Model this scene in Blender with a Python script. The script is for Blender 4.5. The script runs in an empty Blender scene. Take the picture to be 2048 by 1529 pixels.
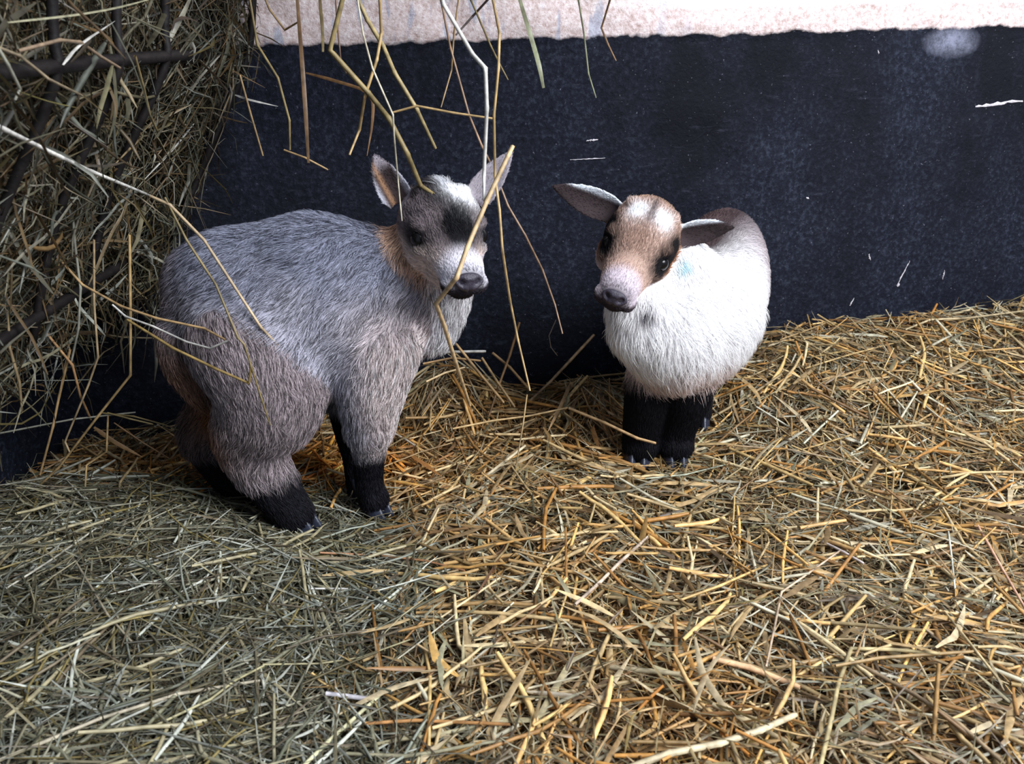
import bpy, bmesh, math
import numpy as np
from mathutils import Vector, Matrix

rng = np.random.default_rng(11)
scene = bpy.context.scene
col = scene.collection
R = math.radians

# ------------------------------------------------------------------ camera, light, exposure
FPX, PITCH, CAMZ = 1800.0, R(22), 0.5
cd = bpy.data.cameras.new('camera'); cam = bpy.data.objects.new('camera', cd); col.objects.link(cam)
cam.location = (0, 0, CAMZ); cam.rotation_euler = (R(90) - PITCH, 0, 0)
cd.sensor_fit = 'HORIZONTAL'; cd.sensor_width = 36; cd.lens = FPX / 2048 * 36
cd.clip_start = .02; cd.clip_end = 50
scene.camera = cam
cd.dof.use_dof = True; cd.dof.focus_distance = 1.02; cd.dof.aperture_fstop = 12

w = bpy.data.worlds.new('world'); scene.world = w; w.use_nodes = True
w.node_tree.nodes['Background'].inputs[0].default_value = (.62, .75, 1.0, 1)
w.node_tree.nodes['Background'].inputs[1].default_value = .46

def area(name, loc, target, size, energy, color):
    l = bpy.data.lights.new(name, 'AREA'); l.energy = energy; l.color = color; l.shape = 'RECTANGLE'
    l.size, l.size_y = size
    o = bpy.data.objects.new(name, l); col.objects.link(o); o.location = loc
    o.rotation_euler = (Vector(target) - Vector(loc)).to_track_quat('-Z', 'Y').to_euler()
    return o
area('doorway_daylight', (1.12, -.08, 1.38), (.12, 1.0, .15), (1.1, 1.1), 82, (.93, .96, 1.0))

vs = scene.view_settings
vs.view_transform = 'Standard'; vs.look = 'None'; vs.gamma = 1; vs.use_curve_mapping = False
vs.exposure = 0.0

# ------------------------------------------------------------------ helpers
CP, SP = math.cos(PITCH), math.sin(PITCH)
def at(px, py, Y):
    """world point at distance Y from the camera plane seen at photo pixel px,py"""
    v = (764.5 - py) / FPX
    d = Y / (CP + v * SP)
    return np.array(((px - 1024) / FPX * d, Y, CAMZ + d * (-SP + v * CP)))
def on_ground(px, py, lift=0.0):
    v = (764.5 - py) / FPX
    z = 0.0
    for _ in range(12):
        d = (CAMZ - z) / max(SP - v * CP, .05)
        p = np.array(((px - 1024) / FPX * d, d * (CP + v * SP), z))
        z = float(ground(p[None, :2])[0]) + lift
    p[2] = z
    return p
def srgb(r, g, b):
    c = np.array((r, g, b)) / 255.0
    return np.where(c <= .04045, c / 12.92, ((c + .055) / 1.055) ** 2.4)
def unit(a):
    a = np.asarray(a, float)
    return a / np.maximum(np.linalg.norm(a, axis=-1, keepdims=True), 1e-9)
def sstep(a, b, x):
    t = np.clip((x - a) / (b - a), 0, 1)
    return t * t * (3 - 2 * t)
def vnoise(p):
    p = np.asarray(p, float); i = np.floor(p).astype(np.int64); f = p - i; u = f * f * (3 - 2 * f)
    def h(x, y, z):
        n = (x * 374761393 + y * 668265263 + z * 2147483647 + 974711) & 0xffffffff
        n = ((n ^ (n >> 13)) * 1274126177) & 0xffffffff
        return ((n ^ (n >> 16)) & 0xffff) / 65535.0
    r = 0
    for dx in (0, 1):
        for dy in (0, 1):
            for dz in (0, 1):
                wx = u[..., 0] if dx else 1 - u[..., 0]
                wy = u[..., 1] if dy else 1 - u[..., 1]
                wz = u[..., 2] if dz else 1 - u[..., 2]
                r = r + h(i[..., 0] + dx, i[..., 1] + dy, i[..., 2] + dz) * wx * wy * wz
    return r
def fbm(p, o=4):
    a, s, r = .5, 1.0, 0
    for k in range(o):
        r = r + a * (vnoise(p * s + k * 17.3) - .5); a *= .5; s *= 2.03
    return r

def link(name, data, parent=None, loc=None):
    o = bpy.data.objects.new(name, data); col.objects.link(o)
    if parent is not None: o.parent = parent
    if loc is not None: o.location = loc
    return o
def tag(o, label=None, cat=None, group=None, kind=None):
    if label: o['label'] = label
    if cat: o['category'] = cat
    if group: o['group'] = group
    if kind: o['kind'] = kind
    return o
def empty(name, loc, label, cat, group=None):
    o = bpy.data.objects.new(name, None); col.objects.link(o); o.location = loc; o.empty_display_size = .05
    return tag(o, label, cat, group)
def mesh_from(name, V, F, C=None, mat=None, smooth=True):
    m = bpy.data.meshes.new(name)
    V = np.asarray(V, np.float32); F = np.asarray(F, np.int32); n, k = F.shape
    m.vertices.add(len(V)); m.vertices.foreach_set('co', V.ravel())
    m.loops.add(n * k); m.loops.foreach_set('vertex_index', F.ravel())
    m.polygons.add(n); m.polygons.foreach_set('loop_start', np.arange(0, n * k, k, dtype=np.int32))
    m.update(calc_edges=True)
    m.polygons.foreach_set('use_smooth', np.full(n, smooth))
    if C is not None:
        a = m.attributes.new('col', 'FLOAT_COLOR', 'POINT')
        a.data.foreach_set('color', np.c_[C, np.ones(len(V))].astype(np.float32).ravel())
    if mat: m.materials.append(mat)
    m.update()
    return m
def mesh_bm(name, bm, mat, smooth=True):
    m = bpy.data.meshes.new(name); bmesh.ops.recalc_face_normals(bm, faces=bm.faces[:]); bm.to_mesh(m); bm.free()
    m.materials.append(mat)
    for p in m.polygons: p.use_smooth = smooth
    return m
def rooted(o, parent):
    """parent o under parent while keeping it where it is (no rotation on parents)"""
    o.parent = parent; o.location = Vector(o.location) - Vector(parent.location)
    return o

# ------------------------------------------------------------------ materials
def material(name, rough=.6, spec=.3, attr=None, base=None, bump=None, transl=0.0, noise=0.0, nscale=60, coat=0):
    m = bpy.data.materials.new(name); m.use_nodes = True; nt = m.node_tree; N = nt.nodes; L = nt.links
    b = N['Principled BSDF']; b.inputs['Roughness'].default_value = rough
    b.inputs['Specular IOR Level'].default_value = spec
    b.inputs['Coat Weight'].default_value = coat
    src = None
    if attr:
        a = N.new('ShaderNodeAttribute'); a.attribute_name = attr; src = a.outputs['Color']
    else:
        c = N.new('ShaderNodeRGB'); c.outputs[0].default_value = (*base, 1); src = c.outputs[0]
    if noise:
        t = N.new('ShaderNodeTexCoord'); n = N.new('ShaderNodeTexNoise'); n.inputs['Scale'].default_value = nscale
        n.inputs['Detail'].default_value = 4; L.new(t.outputs['Object'], n.inputs['Vector'])
        mr = N.new('ShaderNodeMapRange'); mr.inputs['From Min'].default_value = .3; mr.inputs['From Max'].default_value = .7
        mr.inputs['To Min'].default_value = 1 - noise; mr.inputs['To Max'].default_value = 1 + noise
        L.new(n.outputs['Fac'], mr.inputs['Value'])
        mx = N.new('ShaderNodeMix'); mx.data_type = 'RGBA'; mx.blend_type = 'MULTIPLY'; mx.inputs['Factor'].default_value = 1
        L.new(src, mx.inputs['A']); L.new(mr.outputs['Result'], mx.inputs['B']); src = mx.outputs['Result']
        if bump:
            bp = N.new('ShaderNodeBump'); bp.inputs['Strength'].default_value = bump; bp.inputs['Distance'].default_value = .002
            L.new(n.outputs['Fac'], bp.inputs['Height']); L.new(bp.outputs['Normal'], b.inputs['Normal'])
    L.new(src, b.inputs['Base Color'])
    if transl:
        tr = N.new('ShaderNodeBsdfTranslucent'); L.new(src, tr.inputs['Color'])
        ms = N.new('ShaderNodeMixShader'); ms.inputs[0].default_value = transl
        L.new(b.outputs[0], ms.inputs[1]); L.new(tr.outputs[0], ms.inputs[2])
        L.new(ms.outputs[0], N['Material Output'].inputs['Surface'])
    return m
M_straw = material('dry_straw', .45, .4, attr='col', noise=.38, nscale=110, transl=.1)
M_hay = material('dry_hay', .45, .45, attr='col', noise=.35, nscale=110, transl=.15)
M_skin = material('goat_coat', .85, .15, attr='col', noise=.1, nscale=400)
M_fur = material('goat_fur', .6, .2, attr='col', transl=.3)
M_eye = material('dark_eye', .22, .3, base=(.004, .0035, .004))
M_nose = material('dark_nose_leather', .42, .4, base=tuple(srgb(52, 47, 58)), noise=.3, nscale=900, bump=.4)
M_hoof = material('dark_hoof_horn', .38, .45, base=tuple(srgb(38, 42, 56)), noise=.3, nscale=220, bump=.3)
M_iron = material('rusty_dark_iron', .6, .3, base=(.008, .006, .006), noise=.6, nscale=90, bump=.5)
M_litter = material('trodden_litter', .95, .1, base=tuple(srgb(92, 68, 44)), noise=.5, nscale=70, bump=.6)

WX = -.575
def wy(x): return 1.2 + .26 * (np.asarray(x) - .02)          # the back wall runs slightly away to the right
# ------------------------------------------------------------------ ground height
FEET = [(-.148, .862), (-.155, .905), (-.222, .829), (-.275, .882), (.153, .985), (.199, .985), (.248, 1.09), (.205, 1.11)]
def ground(xy):
    x, y = xy[:, 0], xy[:, 1]
    p = np.c_[x, y, np.zeros(len(x))]
    h = .034 * fbm(p * 5.0, 3) + .02 * fbm(p * 14 + 5, 2)
    wall = sstep(.36, .02, wy(x) - y)
    h = h * (1 - .5 * wall) + wall * (.058 * sstep(.12, .42, x) + .012 * sstep(.5, .9, x))      # straw banked up to the wall on the right
    h = h + .042 * np.exp(-((x - .095) / .05) ** 2 - ((y - 1.11) / .07) ** 2)   # heaps between the two kids
    h = h + .07 * np.exp(-((x + .085) / .065) ** 2 - ((y - 1.13) / .07) ** 2)
    h = h + .026 * sstep(.93, .82, y) * sstep(-.1, -.25, x)        # hay layer on the left foreground
    for hx, hy in FEET:                                           # trodden down where they stand
        k = np.exp(-((x - hx) ** 2 + (y - hy) ** 2) / .055 ** 2); h = h * (1 - k) + k * -.012
    return h
def hayness(x, y):
    n = fbm(np.c_[x, y, np.zeros(len(x))] * 4, 3) * .3
    edge = -.13 + .10 * sstep(.62, .45, y)
    return sstep(edge + .07, edge - .09, x + n) * sstep(.925, .86, y + n * .3)

# ------------------------------------------------------------------ walls
def wall_mat():
    m = bpy.data.materials.new('tarred_and_rendered_wall'); m.use_nodes = True; nt = m.node_tree; N = nt.nodes; L = nt.links
    b = N['Principled BSDF']
    tc = N.new('ShaderNodeTexCoord'); g = tc.outputs['Object']
    sep = N.new('ShaderNodeSeparateXYZ'); L.new(g, sep.inputs[0])
    def math_(op, a, b_=None, c=None):
        n = N.new('ShaderNodeMath'); n.operation = op
        for i, v in enumerate((a, b_, c)):
            if v is None: continue
            if isinstance(v, (int, float)): n.inputs[i].default_value = v
            else: L.new(v, n.inputs[i])
        return n.outputs[0]
    def noise(scale, detail=4, rough=.55, vec=g):
        n = N.new('ShaderNodeTexNoise'); n.inputs['Scale'].default_value = scale; n.inputs['Detail'].default_value = detail
        n.inputs['Roughness'].default_value = rough; L.new(vec, n.inputs['Vector']); return n.outputs['Fac']
    def ramp(f, stops):
        r = N.new('ShaderNodeValToRGB'); e = r.color_ramp.elements
        while len(e) < len(stops): e.new(.5)
        for el, (p, c) in zip(e, stops): el.position = p; el.color = (*c, 1)
        L.new(f, r.inputs[0]); return r.outputs[0]
    def mix(f, a, b_):
        n = N.new('ShaderNodeMix'); n.data_type = 'RGBA'
        if isinstance(f, (int, float)): n.inputs['Factor'].default_value = f
        else: L.new(f, n.inputs['Factor'])
        for k, v in (('A', a), ('B', b_)):
            if isinstance(v, tuple): n.inputs[k].default_value = (*v, 1)
            else: L.new(v, n.inputs[k])
        return n.outputs['Result']
    mapb = N.new('ShaderNodeMapping'); mapb.inputs['Scale'].default_value = (1.6, 1.6, .8); L.new(g, mapb.inputs[0])
    nbr = N.new('ShaderNodeMapRange'); nbr.inputs['From Min'].default_value = .38; nbr.inputs['From Max'].default_value = .62; L.new(noise(4, 5, .6, mapb.outputs[0]), nbr.inputs['Value']); nb = nbr.outputs['Result']
    n1 = noise(38); n2 = noise(160, 6, .7); n3 = noise(7)
    hgt = math_('SUBTRACT', sep.outputs['Z'], math_('ADD', math_('MULTIPLY', sep.outputs['X'], .0199), .4764))
    hgt = math_('ADD', hgt, math_('MULTIPLY', math_('SUBTRACT', n1, .5), .016))
    edge = math_('ADD', math_('MULTIPLY', hgt, 260), .5); 
    c_ = N.new('ShaderNodeClamp'); L.new(edge, c_.inputs[0]); edge = c_.outputs[0]
    tar = ramp(n2, [(.36, (.003, .0038, .009)), (.52, (.0075, .0096, .0195)), (.64, (.025, .030, .048))])
    tar = mix(math_('MULTIPLY', nb, .95), tar, (.0022, .0028, .0065))
    speck = ramp(noise(330, 2, .5), [(.70, (0, 0, 0)), (.78, (1, 1, 1))])
    tar = mix(math_('MULTIPLY', speck, .5), tar, (.25, .25, .32))
    map_ = N.new('ShaderNodeMapping'); map_.inputs['Scale'].default_value = (9, 9, 40); L.new(g, map_.inputs[0])
    scr = ramp(noise(3, 5, .7, map_.outputs[0]), [(.60, (0, 0, 0)), (.74, (1, 1, 1))])
    tar = mix(math_('MULTIPLY', scr, .16), tar, (.12, .13, .19))
    # pale worn patch under the rim
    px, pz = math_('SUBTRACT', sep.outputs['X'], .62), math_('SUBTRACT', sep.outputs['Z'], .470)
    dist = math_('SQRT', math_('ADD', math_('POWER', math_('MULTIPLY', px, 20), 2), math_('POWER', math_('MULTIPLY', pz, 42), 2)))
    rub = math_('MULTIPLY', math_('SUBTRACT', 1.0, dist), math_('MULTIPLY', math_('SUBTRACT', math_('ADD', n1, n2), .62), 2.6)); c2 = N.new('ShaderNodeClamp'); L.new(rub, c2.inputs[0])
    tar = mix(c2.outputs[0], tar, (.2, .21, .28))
    ren = ramp(n2, [(.3, tuple(srgb(176, 150, 142))), (.5, tuple(srgb(216, 198, 196))), (.7, tuple(srgb(240, 232, 230)))])
    pnt = math_('MULTIPLY', math_('SUBTRACT', hgt, .03), 130); c3 = N.new('ShaderNodeClamp'); L.new(pnt, c3.inputs[0])
    xr = math_('MULTIPLY', math_('SUBTRACT', math_('ADD', sep.outputs['X'], math_('MULTIPLY', n1, .2)), .2), 6); c4 = N.new('ShaderNodeClamp'); L.new(xr, c4.inputs[0])
    ren = mix(math_('MULTIPLY', c3.outputs[0], c4.outputs[0]), ren, (.86, .87, .88))
    map2 = N.new('ShaderNodeMapping'); map2.inputs['Scale'].default_value = (30, 30, 5); L.new(g, map2.inputs[0])
    blue = ramp(noise(2, 3, .5, map2.outputs[0]), [(.57, (0, 0, 0)), (.63, (1, 1, 1))])
    xl = math_('SUBTRACT', 1, c4.outputs[0])
    ren = mix(math_('MULTIPLY', math_('MULTIPLY', blue, xl), .45), ren, tuple(srgb(120, 150, 185)))
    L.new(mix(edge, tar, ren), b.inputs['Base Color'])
    rr = math_('ADD', math_('MULTIPLY', edge, .25), .68); L.new(rr, b.inputs['Roughness'])
    b.inputs['Specular IOR Level'].default_value = .16
    bp = N.new('ShaderNodeBump'); bp.inputs['Strength'].default_value = .8; bp.inputs['Distance'].default_value = .003
    L.new(n2, bp.inputs['Height']); L.new(bp.outputs[0], b.inputs['Normal'])
    return m
M_wall = wall_mat()

def wall_grid(name, u0, u1, z0, z1, step, fn):
    us = np.arange(u0, u1 + step / 2, step); zs = np.arange(z0, z1 + step / 2, step)
    U, Z = np.meshgrid(us, zs); n, m = U.shape
    V = fn(U.ravel(), Z.ravel())
    i = np.arange(n * m).reshape(n, m)
    F = np.stack((i[:-1, :-1], i[:-1, 1:], i[1:, 1:], i[1:, :-1]), -1).reshape(-1, 4)
    return mesh_from(name, V, F, mat=M_wall)
def back_fn(U, Z):
    p = np.c_[U, np.zeros(len(U)), Z]
    proud = sstep(-.004, .006, Z - .0199 * U - .4764)
    rough = .004 + .006 * proud
    y = wy(U) - proud * .004 - rough * 2 * fbm(p * 26, 3) - .02 * fbm(p * 3.2, 2)
    return np.c_[U, y, Z]
def left_fn(U, Z):
    p = np.c_[np.zeros(len(U)), U, Z]
    return np.c_[WX + .012 * fbm(p * 20, 3), U, Z]
wb = link('wall_back', wall_grid('wall_back', -.585, 1.75, -.08, .95, .009, back_fn)); tag(wb, kind='structure')
wb['label'] = 'rough wall tarred black below a rendered pinkish white band'
wl = link('wall_left', wall_grid('wall_left', .1, 1.06, -.08, .95, .012, left_fn)); tag(wl, kind='structure')
# pale scratches and chips in the tar: thin raised flakes of bare render
def on_wall(px, py):
    v = (764.5 - py) / FPX; dx = (px - 1024) / FPX; d = wy(0.0) / (CP + v * SP - .26 * dx)
    return np.array((dx * d, d * (CP + v * SP), CAMZ + d * (-SP + v * CP)))
def flake(px0, py0, px1, py1, wid, seed):
    r_ = np.random.default_rng(seed); k = 14
    a, b_ = on_wall(px0, py0), on_wall(px1, py1); t = np.linspace(0, 1, k)[:, None]
    c = a + (b_ - a) * t; d = unit(b_ - a); s = unit(np.cross(d, (0, 1, 0)))
    ww = wid * (.35 + .65 * r_.random((k, 1))) * np.sin(np.pi * np.clip(t, .04, .96)) ** .4
    c = c + s * (r_.random((k, 1)) - .5) * wid * .8
    c[:, 1] = back_fn(c[:, 0], c[:, 2])[:, 1] - .0006
    top, bot, mid = c + s * ww, c - s * ww, c - np.array((0, .0012, 0))
    V = np.concatenate((top, mid, bot)); i = np.arange(k - 1)
    F = np.concatenate((np.stack((i, i + 1, i + k + 1, i + k), -1), np.stack((i + k, i + k + 1, i + 2 * k + 1, i + 2 * k), -1)))
    o = link('paint_chip', mesh_from('paint_chip', V, F, mat=M_flake), parent=wb); return o
M_flake = material('bare_render', .9, .2, base=tuple(srgb(196, 190, 196)), noise=.3, nscale=300)
flake(1951, 213, 2046, 202, .003, 1)
for q, (a0, b0, a1, b1, ww) in enumerate(((1737, 508, 1740, 520, .0018), (1795, 573, 1820, 522, .0012), (1886, 560, 1890, 540, .0012), (1700, 612, 1708, 596, .0014), (1800, 568, 1796, 574, .0022),
        (1140, 320, 1210, 316, .0008), (1172, 282, 1196, 279, .0016), (1612, 395, 1617, 398, .0018), (1755, 100, 1757, 108, .0012))):
    flake(a0, b0, a1, b1, ww, q + 5)

# floor under the bedding
def floor_mesh():
    xs = np.arange(-.6, 1.76, .02); ys = np.arange(.1, 1.72, .02)
    X, Y = np.meshgrid(xs, ys); n, m = X.shape
    xy = np.c_[X.ravel(), np.minimum(Y.ravel(), wy(X.ravel()))]; z = ground(xy) - .016
    i = np.arange(n * m).reshape(n, m)
    F = np.stack((i[:-1, :-1], i[:-1, 1:], i[1:, 1:], i[1:, :-1]), -1).reshape(-1, 4)
    return mesh_from('floor', np.c_[xy, z], F, mat=M_litter)
tag(link('floor', floor_mesh()), kind='structure')

# ------------------------------------------------------------------ strands
TUBE = [(math.cos(a), math.sin(a)) for a in np.arange(5) * 2 * math.pi / 5]
BLADE = [(-1, 0), (0, .32), (1, 0)]
def strands(P, W, prof, ref, kind):
    """P (N,K,3) centre lines, W (N,) half widths, prof (K,) taper -> verts, quads"""
    N_, K, _ = P.shape
    T = unit(np.gradient(P, axis=1)); S = unit(np.cross(T, ref[:, None, :])); U = np.cross(S, T)
    sec = TUBE if kind == 'tube' else BLADE; m = len(sec)
    wd = (W[:, None] * np.asarray(prof)[None, :])[..., None]
    V = np.stack([P + wd * (a * S + b * U) for a, b in sec], 2)        # N,K,m,3
    idx = np.arange(N_ * K * m).reshape(N_, K, m)
    q = []
    for j in range(m if kind == 'tube' else m - 1):
        j2 = (j + 1) % m
        q.append(np.stack((idx[:, :-1, j], idx[:, :-1, j2], idx[:, 1:, j2], idx[:, 1:, j]), -1).reshape(-1, 4))
    return V.reshape(-1, 3), np.concatenate(q), K * m
def spread(C, per):
    return np.repeat(C, per, axis=0)
def join(parts):
    Vs, Fs, Cs, o = [], [], [], 0
    for V, F, C in parts:
        Vs.append(V); Fs.append(F + o); Cs.append(C); o += len(V)
    return np.concatenate(Vs), np.concatenate(Fs), np.concatenate(Cs)

GOLD = np.array([srgb(*c) for c in ((206, 164, 98), (192, 148, 86), (220, 186, 124), (178, 128, 68), (228, 206, 160), (156, 116, 68), (214, 172, 112), (196, 172, 126), (170, 146, 104), (186, 154, 104), (214, 206, 178), (140, 108, 72))])
HAY = np.array([srgb(*c) for c in ((148, 142, 116), (122, 120, 98), (162, 152, 120), (104, 106, 88), (178, 174, 150), (136, 122, 78), (112, 100, 80), (142, 146, 132), (196, 198, 184), (98, 92, 72))])
MIX = np.array([srgb(*c) for c in ((164, 138, 98), (146, 122, 88), (152, 142, 110), (178, 154, 114), (122, 100, 70), (134, 130, 104), (188, 170, 136), (160, 128, 84), (104, 84, 60), (196, 190, 168))])
def pick(pal, n):
    return .74 * pal[rng.integers(0, len(pal), n)] * rng.uniform(.55, 1.3, (n, 1))
def lying(n, lo, hi, bend, K, zlo, zhi, tilt, region=None):
    """random stems lying on the bedding: centre lines (n,K,3)"""
    pts = np.empty((0, 2))
    while len(pts) < n:
        c = np.c_[rng.uniform(-.56, 1.25, n * 2), rng.uniform(.33, 1.5, n * 2)]
        c = c[(np.abs(c[:, 0]) < .2 + .68 * c[:, 1]) & (c[:, 1] < wy(c[:, 0]) - .008)]
        for hx, hy in FEET: c = c[((c[:, 0] - hx) ** 2 + (c[:, 1] - hy) ** 2 > .02 ** 2) | (rng.random(len(c)) < .12)]
        if region is not None: c = c[region(c)]
        pts = np.concatenate((pts, c))
    c = pts[:n]; L = rng.uniform(lo, hi, n) * rng.uniform(.6, 1, n); th = rng.uniform(0, 2 * math.pi, n)
    ph = rng.normal(0, tilt, n)
    d = np.c_[np.cos(th) * np.cos(ph), np.sin(th) * np.cos(ph), np.sin(ph)]
    b = np.c_[-np.sin(th), np.cos(th), rng.normal(0, .25, n)] * rng.normal(0, bend, (n, 1))
    t = np.linspace(-.5, .5, K)
    kink = rng.uniform(-.3, .3, n)
    P = c[:, None, :].repeat(K, 1); P = np.concatenate((P, np.zeros((n, K, 1))), 2)
    P = P + d[:, None, :] * (L[:, None] * t)[..., None] + b[:, None, :] * (L[:, None] * (np.abs(t[None] - kink[:, None])))[..., None]
    z = rng.uniform(zlo, zhi, n)
    # sit on the bedding: follow its slope under both ends
    P[:, :, 0] = np.clip(P[:, :, 0], WX + .008, None); P[:, :, 1] = np.minimum(P[:, :, 1], wy(P[:, :, 0]) - .012)
    g = ground(P[:, [0, -1], :2].reshape(-1, 2)).reshape(n, 2)
    P[:, :, 2] += g[:, :1] * (1 - (t + .5)) + g[:, 1:] * (t + .5) + z[:, None]
    return P, c
def up_ref(n, s=.5):
    return unit(np.c_[rng.normal(0, s, n), rng.normal(0, s, n), np.ones(n)])
# ------------------------------------------------------------------ goats
def catmull(A, sub):
    A = np.asarray(A, float)
    if A.ndim == 1: A = A[:, None]
    E = np.concatenate((A[:1] * 2 - A[1:2], A, A[-1:] * 2 - A[-2:-1])); out = []
    for i in range(len(A) - 1):
        p0, p1, p2, p3 = E[i:i + 4]
        for t in np.arange(sub) / sub:
            out.append(.5 * (2 * p1 + (p2 - p0) * t + (2 * p0 - 5 * p1 + 4 * p2 - p3) * t * t + (3 * p1 - p0 - 3 * p2 + p3) * t ** 3))
    out.append(A[-1]); return np.array(out)
class Body:
    def __init__(self): self.V, self.F, self.n, self.comps = [], [], 0, []
    def add(self, V, F):
        self.V.append(np.asarray(V, float)); self.F += [tuple(i + self.n for i in f) for f in F]; self.n += len(V)
    def loft(self, name, pts, ra, rb=None, up=(0, 0, 1), sub=5, n=18):
        rb = ra if rb is None else rb
        P = catmull(pts, sub); A = np.maximum(catmull(ra, sub)[:, 0], .002); Bv = np.maximum(catmull(rb, sub)[:, 0], .002)
        T = unit(np.gradient(P, axis=0))
        self.comps.append(dict(name=name, P=P, T=T, r=(A + Bv) / 2))
        # rounded ends
        def cap(p, t, a, b, sgn):
            return [(p + sgn * t * min(a, b) * .8 * math.sin(q), a * math.cos(q), b * math.cos(q), t) for q in (R(35), R(62), R(82))]
        rows = cap(P[0], T[0], A[0], Bv[0], -1)[::-1] + list(zip(P, A, Bv, T)) + cap(P[-1], T[-1], A[-1], Bv[-1], 1)
        V = []; upv = np.array(up, float)
        for p, a, b, t in rows:
            s = unit(np.cross(t, upv)); u = np.cross(s, t)
            for k in range(n):
                th = 2 * math.pi * k / n; V.append(p + s * a * math.cos(th) + u * b * math.sin(th))
        m = len(rows)
        F = [(i * n + k, i * n + (k + 1) % n, (i + 1) * n + (k + 1) % n, (i + 1) * n + k) for i in range(m - 1) for k in range(n)]
        F += [tuple(range(n))[::-1], tuple((m - 1) * n + k for k in range(n))]
        self.add(V, F)
    def ball(self, c, ax, r, n=14, m=9):
        V, F = [], []
        for i in range(m + 1):
            f = math.pi * (.02 + .96 * i / m)
            for k in range(n):
                th = 2 * math.pi * k / n
                V.append(c + ax[0] * r[0] * math.sin(f) * math.cos(th) + ax[1] * r[1] * math.sin(f) * math.sin(th) + ax[2] * r[2] * math.cos(f))
        F = [(i * n + k, i * n + (k + 1) % n, (i + 1) * n + (k + 1) % n, (i + 1) * n + k) for i in range(m) for k in range(n)]
        F += [tuple(range(n))[::-1], tuple(m * n + k for k in range(n))]
        self.add(V, F)
    def ear(self, name, base, tip, open_dir, width, cup, thick=.0048, droop=0.0):
        base, tip = np.array(base), np.array(tip); ax = tip - base; L = np.linalg.norm(ax); t_ = ax / L
        nrm = unit(np.array(open_dir) - t_ * np.dot(open_dir, t_)); s_ = np.cross(t_, nrm)
        K, m = 16, 11; V = []; grid = lambda side, i, j: side * K * m + i * m + j
        for side in (0, 1):
            for i in range(K):
                t = i / (K - 1)
                wv = width * (math.sin(math.pi * min(1, .16 + .84 * t ** .92)) ** .62) * (1 - .25 * t)
                if t > .94: wv *= .75
                wv = max(wv, .0025)
                curl = cup * (1.25 - .75 * t)
                for j in range(m):
                    s = -1 + 2 * j / (m - 1)
                    a = s * curl                                     # bent around the axis
                    x = wv * math.sin(a) / max(math.sin(min(curl, 1.5)), .3)
                    dep = wv * (1 - math.cos(a)) * .9
                    c = base + t_ * L * t + nrm * (dep - .35 * wv - droop * t * t * L) + s_ * x
                    V.append(c - nrm * (thick * side * (1 - .25 * abs(s))))
        F = []
        for i in range(K - 1):
            for j in range(m - 1):
                F.append((grid(0, i, j), grid(0, i, j + 1), grid(0, i + 1, j + 1), grid(0, i + 1, j)))
                F.append((grid(1, i, j), grid(1, i + 1, j), grid(1, i + 1, j + 1), grid(1, i, j + 1)))
        for i in range(K - 1):
            for j in (0, m - 1):
                F.append((grid(0, i, j), grid(0, i + 1, j), grid(1, i + 1, j), grid(1, i, j)))
        for j in range(m - 1):
            for i in (0, K - 1):
                F.append((grid(0, i, j), grid(0, i, j + 1), grid(1, i, j + 1), grid(1, i, j)))
        self.add(V, F)
        P = base + np.outer(np.linspace(.12, 1, 14), ax)
        self.comps.append(dict(name=name, P=P, T=np.repeat(t_[None], 14, 0), r=np.full(14, width * .8), nrm=nrm, s=s_, base=base, L=L))
    def solid(self, voxel, smooth):
        m = bpy.data.meshes.new('tmp'); m.from_pydata(np.concatenate(self.V).tolist(), [], self.F); m.update()
        o = bpy.data.objects.new('tmp', m); col.objects.link(o)
        r = o.modifiers.new('r', 'REMESH'); r.mode = 'VOXEL'; r.voxel_size = voxel; r.adaptivity = 0; r.use_smooth_shade = True
        s = o.modifiers.new('s', 'SMOOTH'); s.factor = .5; s.iterations = smooth
        dg = bpy.context.evaluated_depsgraph_get(); me = bpy.data.meshes.new_from_object(o.evaluated_get(dg))
        bpy.data.objects.remove(o); bpy.data.meshes.remove(m)
        return me
    def classify(self, X):
        best = np.full(len(X), 1e9); ci = np.zeros(len(X), int); fl = np.zeros_like(X); tt = np.zeros(len(X))
        for k, c in enumerate(self.comps):
            P, r = c['P'], np.maximum(c['r'], .004)
            for s in range(0, len(X), 20000):
                D = np.linalg.norm(X[s:s + 20000, None] - P[None], axis=2) / r[None]
                j = D.argmin(1); d = D[np.arange(len(j)), j]
                if c.get('bias'): d = d * c['bias']
                w_ = d < best[s:s + 20000]; ii = np.nonzero(w_)[0] + s
                best[ii] = d[w_]; ci[ii] = k; fl[ii] = c['T'][j[w_]]; tt[ii] = j[w_] / (len(P) - 1)
        return ci, fl, tt

def head_frame(origin, yaw, pitch, roll, s=1.05, sx=1.0):
    """x = viewer's right when the kid faces the viewer, y = out of the nose, z = top of the skull"""
    f = np.array((math.sin(yaw) * math.cos(pitch), -math.cos(yaw) * math.cos(pitch), -math.sin(pitch)))
    up0 = np.array((math.sin(roll), 0, math.cos(roll)))
    z = unit(up0 - f * np.dot(up0, f)); x = -np.cross(f, z)
    return dict(o=np.array(origin), x=x, y=f, z=z, s=s, sx=sx)
def hp(H, x, y, z): return H['o'] + (H['x'] * x * H['sx'] + H['y'] * y + H['z'] * z) * H['s']
def hlocal(H, X):
    d = (X - H['o']) / H['s']; return d @ H['x'] / H['sx'], d @ H['y'], d @ H['z']

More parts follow.
